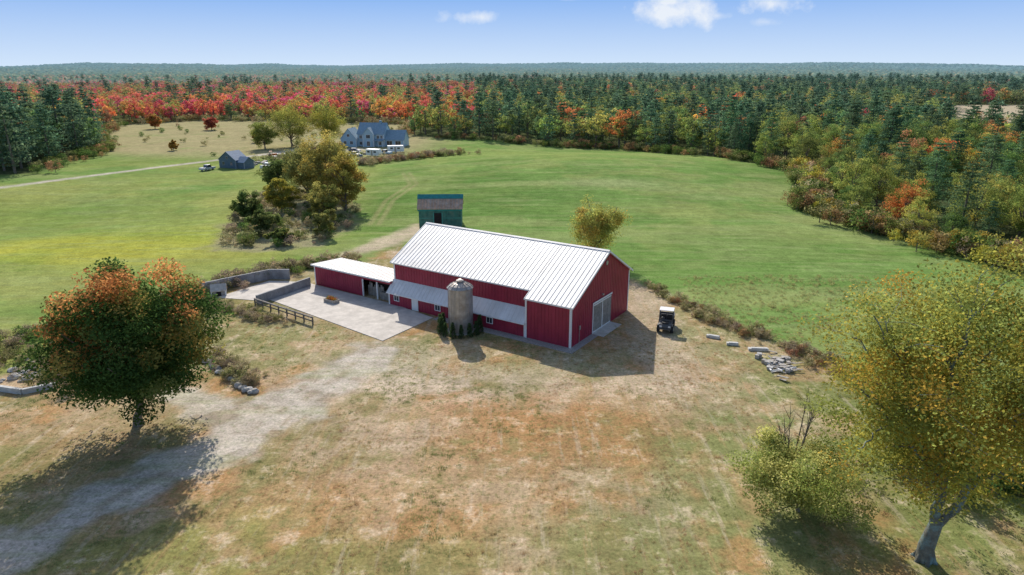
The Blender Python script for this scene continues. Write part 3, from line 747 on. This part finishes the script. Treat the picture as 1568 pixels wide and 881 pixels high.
for i in range(m2):
    a0,a1=2*math.pi*i/m2,2*math.pi*(i+1)/m2
    for (ra,za),(rb,zb_) in zip(rp_[:-1],rp_[1:]):
        s.add([pt(a0,ra,za),pt(a1,ra,za),pt(a1,rb,zb_),pt(a0,rb,zb_)],[(0,1,2,3)])
        if i%2==0: s.cyl(pt(a0,ra,za+.02),pt(a0,rb,zb_+.02),.028,n=5)
s.cyl((0,0,6.12),(0,0,6.36),.36,n=24); s.cyl((0,0,6.36),(0,0,6.48),.44,.2,n=24); s.make('domed_roof',[galv],silo)
s=Bt()
la=rad(-120); lx,ly=math.cos(la),math.sin(la); tx,ty=-ly,lx
for sgn in (-.2,.2): s.cyl((lx*1.55+tx*sgn,ly*1.55+ty*sgn,.3),(lx*1.55+tx*sgn,ly*1.55+ty*sgn,5.6),.022,n=6)
for i in range(17): s.cyl((lx*1.55-tx*.2,ly*1.55-ty*.2,.5+i*.3),(lx*1.55+tx*.2,ly*1.55+ty*.2,.5+i*.3),.016,n=5)
for a in range(0,360,45): s.cyl((math.cos(rad(a))*1.46,math.sin(rad(a))*1.46,0),(math.cos(rad(a))*1.46,math.sin(rad(a))*1.46,5.4),.022,n=5)
s.box((lx*1.45,ly*1.45,1.0),(.5,.5,.7)); s.make('ladder_and_stiffeners',[galv],silo)
s=Bt(); s.cyl((0,0,-.1),(0,0,.1),1.7,n=32); s.make('base_pad',[conc],silo)
t=Tree(); t.tube([(0,0,-.1),(0,0,1.6)],[.05,.02],5)
for i in range(85):
    z=rng.uniform(.05,1.8); rr0=.42*(1-z/2.0)**.9*rng.uniform(.6,1); a=rng.uniform(0,6.28)
    t.clump((rr0*math.cos(a),rr0*math.sin(a),z),.16,30,.09,np.array((.055,.09,.035))*rng.uniform(.6,1.6),flat=1.2)
av=t.mesh('arborvitae',[MAT['bark'],MAT['leaf']])
for a,rr0 in ((160,2.35),(183,2.45),(206,2.45),(229,2.55),(252,2.55),(275,2.55),(298,2.5),(321,2.45),(344,2.4)):
    obj('arborvitae',av,(sx+rr0*math.cos(rad(a)),sy+rr0*math.sin(rad(a)),0),rng.uniform(0,6),scale=float(rng.uniform(.85,1.25)))

# ------------------------------------------------------------------ yard: slabs, walls, fence
sl_=Bt()
def wpoly(pts,z,th): 
    sl_.slab([(p[0],p[1],z) for p in pts],th)
wpoly([(-15.0,73.5),(-10.0,81.3),(-15.9,86.6),(-27.6,94.4),(-30.5,96.4),(-33.4,88.6)],.07,.3)
sl_.make('concrete_pad',[conc],bevel=.02)
sl_=Bt(); wpoly([(-40.8,89.4),(-36.2,97.2),(-30.9,96.6),(-34.0,87.9)],.05,.3); sl_.make('concrete_bunker_floor',[conc])
def wall(name,pts,h,th,mat):
    b=Bt()
    for p,q in zip(pts[:-1],pts[1:]):
        p=Vector((*p,0));q=Vector((*q,0)); d=(q-p); a=math.atan2(d.y,d.x); nseg=max(1,int(d.length/2.4))
        for i in range(nseg):
            c=p+d*((i+.5)/nseg); b.box((c.x,c.y,h/2-.1+rng.uniform(-.02,.02)),(d.length/nseg-.015,th,h+.2),0,Matrix.Rotation(a,3,'Z'))
    return b.make(name,[mat],bevel=.02)
wall('bunker_wall',[(-43.5,91.5),(-36.3,98.3),(-33.4,98.3)],1.5,.3,concw)
wall('bunker_wall',[(-34.2,86.6),(-29.4,94.9)],1.25,.3,concw)
wall('retaining_wall',[(-52,61.2),(-47.5,60.0),(-45.2,61.5)],.55,.35,surf('pale_stone',(.5,.49,.46),.8,amt=.25,bump=.4))
b=Bt(); p=Vector((-34.3,86.2,0)); q=Vector((-24.6,79.0,0)); n=8
for i in range(n):
    c=p.lerp(q,i/(n-1)); b.box((c.x,c.y,.45),(.16,.16,1.1))
a=math.atan2(q.y-p.y,q.x-p.x)
for i in range(n-1):
    c=p.lerp(q,(i+.5)/(n-1)); b.box((c.x,c.y-.0,.93),((q-p).length/(n-1)-.02,.26,.14),0,Matrix.Rotation(a,3,'Z')); b.box((c.x-.05,c.y-.12,.5),((q-p).length/(n-1)-.02,.05,.16),0,Matrix.Rotation(a,3,'Z'))
b.make('rail_fence',[surf('grey_timber',(.18,.16,.14),.9,amt=.3,scale=3)])
def rock(b,c,s,mi=0):
    bm=bmesh.new(); bmesh.ops.create_icosphere(bm,subdivisions=2,radius=1)
    bm.verts.index_update()
    k=rng.uniform(.6,1.1,3)
    vs=[(v.co.x*s*k[0]*(1+.09*rng.normal())+c[0],v.co.y*s*k[1]*(1+.09*rng.normal())+c[1],v.co.z*s*k[2]*.7*(1+.1*rng.normal())+c[2]) for v in bm.verts]
    b.add(vs,[[v.index for v in f.verts] for f in bm.faces],mi); bm.free()
stone=surf('field_stone',(.42,.40,.37),.9,amt=.35,scale=2,bump=.4)
b=Bt()
for i in range(34):
    f=i/33; rock(b,(-33.6+8.2*f+rng.normal()*.15,68.4-8.4*f+rng.normal()*.15,.16),rng.uniform(.28,.48))
b.make('stone_edging',[stone])
b=Bt()
for i in range(70): rock(b,(-49+rng.normal()*3,66+rng.normal()*1.8,.05),rng.uniform(.15,.6))
b.make('rubble_pile',[stone])
pl=empty('flower_planter',(-24.4,87.4,.07),BR)
b=Bt(); b.bb(-1.0,1.0,-.5,-.42,0,.42); b.bb(-1.0,1.0,.42,.5,0,.42); b.bb(-1,-.92,-.419,.419,0,.42); b.bb(.92,1,-.419,.419,0,.42); b.bb(-.9,.9,-.41,.41,.02,.36,1)
b.make('timber_box',[wood,surf('soil',(.05,.035,.025),.95)],pl)
t=Tree()
for i in range(20):
    c=[(.09,.14,.04),(.4,.04,.03),(.45,.25,.03),(.09,.14,.04)][rng.integers(4)]
    t.clump((rng.uniform(-.8,.8),rng.uniform(-.3,.3),.6),.35,50,.10,c)
t.tube([(0,0,.3),(0,0,.5)],[.02,.01],4); obj('flowers',t.mesh('flowers',[MAT['bark'],MAT['leaf']]),parent=pl)

# ------------------------------------------------------------------ generic gabled volume
def gable(W_,R_,T_,x0,x1,y0,y1,ev,rg,axis='x',ov=.35):
    if axis=='x':
        ymid=(y0+y1)/2; W_.prism([(y0,0),(y1,0),(y1,ev),(ymid,rg),(y0,ev)],'x',x0,x1)
        s_=(rg-ev)/(ymid-y0)
        R_.slab([(x0-ov,y0-ov,ev-ov*s_+.12),(x1+ov,y0-ov,ev-ov*s_+.12),(x1+ov,ymid,rg+.12),(x0-ov,ymid,rg+.12)],.12)
        R_.slab([(x0-ov,y1+ov,ev-ov*s_+.12),(x1+ov,y1+ov,ev-ov*s_+.12),(x1+ov,ymid+.002,rg+.12),(x0-ov,ymid+.002,rg+.12)],.12)
    else:
        xm=(x0+x1)/2; W_.prism([(x0,0),(x1,0),(x1,ev),(xm,rg),(x0,ev)],'y',y0,y1)
        s_=(rg-ev)/(xm-x0)
        R_.slab([(x0-ov,y0-ov,ev-ov*s_+.12),(x0-ov,y1+ov,ev-ov*s_+.12),(xm,y1+ov,rg+.12),(xm,y0-ov,rg+.12)],.12)
        R_.slab([(x1+ov,y0-ov,ev-ov*s_+.12),(x1+ov,y1+ov,ev-ov*s_+.12),(xm+.002,y1+ov,rg+.12),(xm+.002,y0-ov,rg+.12)],.12)
    for cx in (x0,x1):
        for cy in (y0,y1): T_.box((cx,cy,ev/2),(.2,.2,ev-.1))
def wins(T_,lst,y):
    for (x,z,wi,hi) in lst:
        T_.bb(x-wi/2,x+wi/2,y-.08,y-.02,z-hi/2,z+hi/2,0); T_.bb(x-wi/2+.1,x+wi/2-.1,y-.1,y-.078,z-hi/2+.1,z+hi/2-.1,1)
        T_.bb(x-.03,x+.03,y-.112,y-.098,z-hi/2+.1,z+hi/2-.1,0)
gs=empty('green_shed',(-14.3,135.5,float(hgt(-14.3,135.5))),rad(2))
grn_=surf('green_boards',(.06,.20,.155),.7,amt=.35,scale=1.2,streak=(3,3,.4),col2=(.14,.24,.18)); rust=surf('rusty_roof',(.54,.34,.22),.7,amt=.35,scale=1.2,streak=(2.5,.3,.3),col2=(.60,.47,.36)); teal=surf('teal_metal',(.02,.24,.22),.5)
Wb,Rb,Tb=Bt(),Bt(),Bt()
gable(Wb,Rb,Tb,-4.2,4.2,-2.6,2.6,4.0,6.0,'x',.3)
for i in range(28): Wb.bb(-4.15+.3*i,-4.11+.3*i,-2.625,-2.59,0,3.95)
Wb.make('walls',[grn_],gs); Rb.make('roof',[rust],gs)
t=Bt()
for i in range(15): 
    xq=-4.4+.62*i; t.slab([(xq,-2.9,3.92),(xq+.07,-2.9,3.92),(xq+.07,0,6.2),(xq,0,6.2)],.05)
t.make('roof_seams',[wood],gs)
t=Bt(); t.slab([(-4.55,-.9,5.57),(4.55,-.9,5.57),(4.55,0,6.28),(-4.55,0,6.28)],.05); t.slab([(-4.55,.7,5.72),(4.55,.7,5.72),(4.55,.003,6.28),(-4.55,.003,6.28)],.05); t.bb(-4.4,4.4,-2.72,-2.63,3.4,3.75); t.make('ridge_cap',[teal],gs)
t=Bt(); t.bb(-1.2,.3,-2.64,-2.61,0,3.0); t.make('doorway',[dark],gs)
t=Bt(); t.bb(-4.1,-1.4,-2.66,-2.63,1.9,2.05); t.bb(.5,4.1,-2.66,-2.63,1.9,2.05); t.bb(-1.4,-1.2,-2.68,-2.6,0,3.1);t.bb(.3,.5,-2.68,-2.6,0,3.1); t.make('battens',[surf('teal_paint',(.08,.32,.25),.6)],gs)

fh=empty('blue_farmhouse',(-57,283,0),rad(-8))
blu=surf('blue_clapboard',(.40,.54,.62),.6,amt=.1,streak=(.3,.3,6)); shing=surf('blue_shingles',(.25,.35,.42),.8,amt=.2,scale=1.5)
Wb,Rb,Tb=Bt(),Bt(),Bt()
gable(Wb,Rb,Tb,-6,5,0,9,5.2,9.2,'x'); gable(Wb,Rb,Tb,-12.4,-6.01,-2,6,3.4,7.2,'y'); gable(Wb,Rb,Tb,5.01,13,1,8,3.0,6.4,'x')
gable(Wb,Rb,Tb,-3.2,1.2,-1.6,3.5,5.1,7.6,'y')
wins(Tb,[(-4.7,3.9,1.2,1.4),(2.6,3.9,1.2,1.4),(4.1,3.9,1.0,1.4),(-4.7,1.4,1.2,1.4),(3.2,1.4,1.6,1.4)],0); wins(Tb,[(-1,4.2,1.8,1.5),(-1,1.4,1.4,2.0)],-1.6)
wins(Tb,[(-10.7,1.7,1.3,1.4),(-8,1.7,1.3,1.4),(-9.2,4.6,1.2,1.2)],-2); wins(Tb,[(7,1.3,2.4,2.2),(10.6,1.3,2.4,2.2)],1)
Tb.slab([(1.4,-2.3,2.7),(5.2,-2.3,2.7),(5.2,0,3.2),(1.4,0,3.2)],.12,2)
for x in (1.5,3.3,5.1): Tb.box((x,-2.1,1.3),(.16,.16,2.6))
Tb.box((2.5,4.5,9.4),(.9,.9,1.6),2)
Wb.make('walls',[blu],fh); Rb.make('roof',[shing],fh); Tb.make('windows_and_porch',[white,glass,shing],fh)
cb=empty('grey_cabin',(-89,221,0),rad(-25))
Wb,Rb,Tb=Bt(),Bt(),Bt()
gable(Wb,Rb,Tb,-4,3,-2.5,2.5,2.8,5.2,'y',.3); gable(Wb,Rb,Tb,3.01,6,-2,2,2.2,3.6,'x',.3)
wins(Tb,[(-2.2,1.6,1,1.1),(1.2,1.6,1,1.1),(-.5,3.4,.9,.9)],-2.5)
gtrim=surf('grey_trim',(.3,.33,.36),.6); slate=surf('slate_blue_roof',(.14,.22,.32),.7); dblu=surf('dark_blue_boards',(.10,.15,.20),.7)
Wb.make('walls',[dblu],cb); Rb.make('roof',[slate],cb); Tb.make('windows',[gtrim,glass],cb)
cs=empty('storage_shed',(-70,246,0),rad(15)); Wb,Rb,Tb=Bt(),Bt(),Bt(); gable(Wb,Rb,Tb,-3,3,-2,2,2.3,3.7,'x',.25); Tb.bb(-1,1,-2.05,-2.0,0,2.0,1)
Wb.make('walls',[wood],cs); Rb.make('roof',[surf('rust_red_roof',(.35,.13,.08),.7)],cs); Tb.make('door',[white,dark],cs)
cp=empty('wooden_coop',(-41.0,90.8,0),rad(20)); Wb,Rb,Tb=Bt(),Bt(),Bt(); gable(Wb,Rb,Tb,-.9,.9,-.7,.7,.8,1.45,'x',.15); Tb.bb(-.3,.3,-.74,-.7,0,.6,1)
Wb.make('walls',[wood],cp); Rb.make('roof',[surf('tan_roof',(.55,.48,.4),.7)],cp); Tb.make('door',[white,dark],cp)

# ------------------------------------------------------------------ vehicles
def wheel(b,c,r_,w_,mi_t,mi_h):
    b.cyl((c[0],c[1]-w_/2,c[2]),(c[0],c[1]+w_/2,c[2]),r_,n=20,mi=mi_t)
    s_=1 if c[1]>0 else -1
    b.cyl((c[0],c[1]+s_*w_*.45,c[2]),(c[0],c[1]+s_*(w_*.5+.02),c[2]),r_*.55,n=14,mi=mi_h)
def car(name,loc,rot,colr,truck=False):
    e=empty(name,loc,rot); paint=surf(name+'_paint',colr,.3,amt=.03); b=Bt()
    if truck: prof=[(-2.6,.45),(2.6,.45),(2.65,.95),(1.3,1.1),(-2.6,1.1)]; cab=[(-.7,1.1),(1.25,1.1),(.65,1.8),(-.6,1.8)]
    else: prof=[(-2.2,.4),(2.2,.4),(2.25,.8),(1.2,1.0),(-2.1,1.02),(-2.25,.8)]; cab=[(-1.9,1.0),(1.15,1.0),(.5,1.5),(-1.3,1.5)]
    b.prism(prof,'y',-.9,.9,0); b.prism(cab,'y',-.78,.78,1); b.slab([(cab[3][0]-.02,-.76,cab[2][1]+.04),(cab[2][0]+.02,-.76,cab[2][1]+.04),(cab[2][0]+.02,.76,cab[2][1]+.04),(cab[3][0]-.02,.76,cab[2][1]+.04)],.06,0)
    for x in (-1.4,1.4):
        for y in (-.82,.82): wheel(b,(x,y,.34),.34,.22,2,3)
    b.make('body',[paint,glass,rubber,galv],e,bevel=.04); return e
car('parked_car',(-52.5,262,0),rad(20),(.55,.57,.6)); car('parked_car',(-60,264,0),rad(-15),(.08,.12,.22)); car('pickup_truck',(-47,256,0),rad(160),(.2,.35,.5),True); car('pickup_truck',(-82,243,0),rad(10),(.6,.6,.6),True); car('parked_car',(-68,266,0),rad(60),(.35,.05,.04))
car('parked_car',(-76,255,0),rad(40),(.6,.6,.62)); car('parked_car',(-57,252,0),rad(-40),(.45,.46,.48)); car('pickup_truck',(-95,214,0),rad(70),(.5,.5,.52),True)
def trailer(loc,rot,l=3):
    tr=empty('white_camper_trailer',loc,rot); b=Bt(); b.prism([(-l,.5),(l,.5),(l+.2,1.4),(l-.2,2.7),(-l,2.7)],'y',-1.15,1.15,0); b.bb(-2,-1,-1.18,-1.15,1.5,2.1,1); b.bb(.6,1.6,-1.18,-1.15,1.5,2.1,1); b.bb(-.5,.2,-1.18,-1.15,.6,2.3,2)
    for y in (-1.0,1.0): wheel(b,(0,y,.35),.35,.22,3,2)
    b.cyl((l,0,.55),(l+1.2,0,.5),.06,n=6,mi=2); b.make('body',[white,glass,galv,rubber],tr,bevel=.05)
trailer((-44,262,0),rad(8)); trailer((-50,250,0),rad(-20),2.6)
tk=empty('orange_tractor',(-86,248,0),rad(30)); b=Bt(); b.bb(-.2,1.6,-.35,.35,.7,1.35,0); b.bb(-1.1,-.2,-.45,.45,.6,1.0,0); b.bb(-1.1,.0,-.55,.55,2.1,2.2,0)
for x in (-1.05,-.05):
    for y in (-.5,.5): b.cyl((x,y,.9),(x,y,2.1),.04,n=6,mi=1)
for y in (-.7,.7): wheel(b,(-.7,y,.65),.65,.35,2,0); wheel(b,(1.3,y*.8,.4),.4,.22,2,0)
b.make('body',[surf('orange_paint',(.5,.13,.03),.4),black,rubber],tk)
tarp=surf('blue_tarp',(.12,.25,.4),.5)
b=Bt()
for (cx,cy,n_) in ((-80,250,14),(-66,256,12),(-54,256,14),(-84,228,12),(-73,222,10),(-62,246,10)):
    for i in range(n_): b.box((cx+rng.normal()*3,cy+rng.normal()*2.2,.3),(rng.uniform(.5,2.6),rng.uniform(.3,1.4),rng.uniform(.3,1.3)),int(rng.choice([0,1,2,3,1])),Matrix.Rotation(rng.uniform(0,3),3,'Z')@Matrix.Rotation(rng.normal()*.15,3,'Y'))
b.make('farm_equipment_piles',[white,wood,concw,tarp],bevel=.03)
ut=empty('utility_vehicle',(18.7,77.6,.0),rad(-107))
b=Bt(); S=1.28
for x in (-.95,.95):
    for y in (-.62,.62): wheel(b,(x,y,.34),.34,.27,0,1)
b.prism([(-1.35,.38),(1.35,.38),(1.42,.62),(1.30,.86),(.62,1.0),(.55,.62),(-.35,.62),(-.4,.95),(-1.35,.95)],'y',-.55,.55,2)
b.bb(.7,1.25,-.7,-.56,.66,.78,2); b.bb(.7,1.25,.56,.7,.66,.78,2)
b.bb(-1.45,-.42,-.7,-.64,.85,1.2,2); b.bb(-1.45,-.42,.64,.7,.85,1.2,2); b.bb(-1.45,-1.39,-.64,.64,.85,1.2,2); b.bb(-.48,-.42,-.64,.64,.85,1.2,2); b.bb(-1.39,-.48,-.64,.64,.86,.9,2)
b.bb(-.32,.18,-.52,-.04,.66,.84,3); b.bb(-.32,.18,.04,.52,.66,.84,3); b.bb(-.40,-.28,-.52,-.04,.84,1.35,3); b.bb(-.40,-.28,.04,.52,.84,1.35,3)
for y in (-.62,.62):
    b.cyl((.72,y,.95),(.35,y,1.9),.035,n=8,mi=2); b.cyl((-.42,y,.9),(-.42,y,1.9),.035,n=8,mi=2); b.cyl((.35,y,1.9),(-.42,y,1.9),.035,n=8,mi=2)
b.slab([(.42,-.66,1.96),(.42,.66,1.96),(-.55,.66,1.99),(-.55,-.66,1.99)],.06,4)
b.bb(1.36,1.44,-.5,-.28,.62,.76,4); b.bb(1.36,1.44,.28,.5,.62,.76,4); b.bb(1.42,1.52,-.45,.45,.42,.5,2); b.cyl((.45,-.3,1.2),(.52,-.3,1.17),.17,n=14,mi=2)
b.bb(.66,.70,-.58,.58,1.0,1.15,2); b.bb(.7,1.2,-.3,.3,.93,1.0,3)
o=b.make('body',[rubber,galv,surf('charcoal_body',(.10,.10,.10),.45),black,white,glass],ut,bevel=.02); o.scale=(S,S,S)

b=Bt()
for i in range(26):
    b.box((28.6+rng.normal()*.9,66.8+rng.normal()*1.6,.10+rng.uniform(0,.3)),(rng.uniform(.5,1.6),rng.uniform(.08,.3),.05),int(rng.choice([0,1,1,2,2])),Matrix.Rotation(rng.uniform(-1.3,.9),3,'Z')@Matrix.Rotation(rng.normal()*.15,3,'Y'))
for i in range(18): b.box((28.2+rng.normal()*.9,67.8+rng.normal()*1.2,.2),(rng.uniform(.3,.9),rng.uniform(.3,.6),rng.uniform(.2,.5)),int(rng.choice([0,1,2,2])),Matrix.Rotation(rng.uniform(0,3),3,'Z'))
for i in range(5): b.cyl((27.2+rng.normal()*.6,66+rng.normal(),.15),(29+rng.normal()*.8,65.6+rng.normal(),.25),.08,n=8,mi=3)
b.make('scrap_lumber_pile',[wood,wood,stone,white])
for (x,y,a,l) in ((23.6,74.6,.5,1.5),(25.2,72.4,.2,1.3),(27.6,70.8,.1,2.2)):
    b=Bt(); b.box((0,0,.14),(l,.5,.28)); b.box((.1,.02,.31),(l*.8,.4,.05)); b.make('granite_block',[surf('pale_granite',(.55,.54,.5),.8,amt=.2,bump=.3)],loc=(x,y,0),rot=-a,bevel=.04)

# ------------------------------------------------------------------ light, sky, camera
SUN_EL=34.4; sd_=Vector((-.217,.976,0)).normalized()*math.cos(rad(SUN_EL)); sd_.z=math.sin(rad(SUN_EL))
ld=bpy.data.lights.new('sun','SUN'); ld.energy=5.0; ld.angle=rad(.5); ld.color=(1,.94,.85)
lo=bpy.data.objects.new('sun',ld); coll.objects.link(lo); lo.rotation_euler=sd_.to_track_quat('Z','Y').to_euler(); lo.location=(0,0,60)
wd=bpy.data.worlds.new('World'); scene.world=wd; wd.use_nodes=True; nt=wd.node_tree; nt.nodes.clear()
out=nt.nodes.new('ShaderNodeOutputWorld'); bg_=nt.nodes.new('ShaderNodeBackground'); ST=.15; bg_.inputs[1].default_value=ST
sk=nt.nodes.new('ShaderNodeTexSky'); sk.sky_type='NISHITA'; sk.sun_disc=False; sk.sun_elevation=rad(SUN_EL); sk.sun_rotation=math.atan2(-.217,.976); sk.altitude=100; sk.air_density=1.0; sk.dust_density=1.5; sk.ozone_density=1.0
tcn=nt.nodes.new('ShaderNodeTexCoord'); sep=nt.nodes.new('ShaderNodeSeparateXYZ'); nt.links.new(tcn.outputs['Generated'],sep.inputs[0])
z=sep.outputs[2]; k_=1/ST
grad=MIX(nt,MR(nt,z,0.0,.090,0,1),tuple(v*k_ for v in (.66,.80,.97)),tuple(v*k_ for v in (.28,.49,.90)))
c=MIX(nt,MR(nt,z,.12,.45,0,1),grad,sk.outputs[0])
ysafe=M(nt,'MAXIMUM',sep.outputs[1],.01); px=M(nt,'DIVIDE',sep.outputs[0],ysafe); pz=M(nt,'DIVIDE',z,ysafe)
nz=NOISE(nt,tcn.outputs['Generated'],26,9,.6)
mask=None
for (cx,cz,rx,rz,st_) in ((-.050,.069,.036,.009,.8),(.225,.075,.055,.019,1.1),(.215,.088,.030,.010,1.0),(.355,.085,.052,.014,1.0),(.28,.07,.018,.006,.5),(.345,.062,.02,.006,.4),(.075,.092,.02,.004,.4)):
    a=M(nt,'DIVIDE',M(nt,'SUBTRACT',px,cx),rx); b2=M(nt,'DIVIDE',M(nt,'SUBTRACT',pz,cz),rz)
    d=M(nt,'SQRT',M(nt,'ADD',M(nt,'MULTIPLY',a,a),M(nt,'MULTIPLY',b2,b2)))
    v=M(nt,'SUBTRACT',1.12,d); v=M(nt,'ADD',v,M(nt,'MULTIPLY',M(nt,'SUBTRACT',nz,.5),3.0)); v=M(nt,'MULTIPLY',v,st_,True)
    mask=v if mask is None else M(nt,'MAXIMUM',mask,v)
c=MIX(nt,M(nt,'MULTIPLY',mask,.88),c,tuple(v*k_ for v in (.88,.92,.97)))
nt.links.new(c,bg_.inputs[0]); nt.links.new(bg_.outputs[0],out.inputs[0])
cd=bpy.data.cameras.new('camera'); cd.lens=24.0; cd.sensor_width=36; cd.clip_start=.5; cd.clip_end=30000
co=bpy.data.objects.new('camera',cd); coll.objects.link(co); co.location=(0,0,30); co.rotation_euler=(rad(90-17.7),0,0)
scene.camera=co
scene.view_settings.view_transform='Standard'; scene.view_settings.look='None'; scene.view_settings.exposure=0
print('done',time.time()-T0)
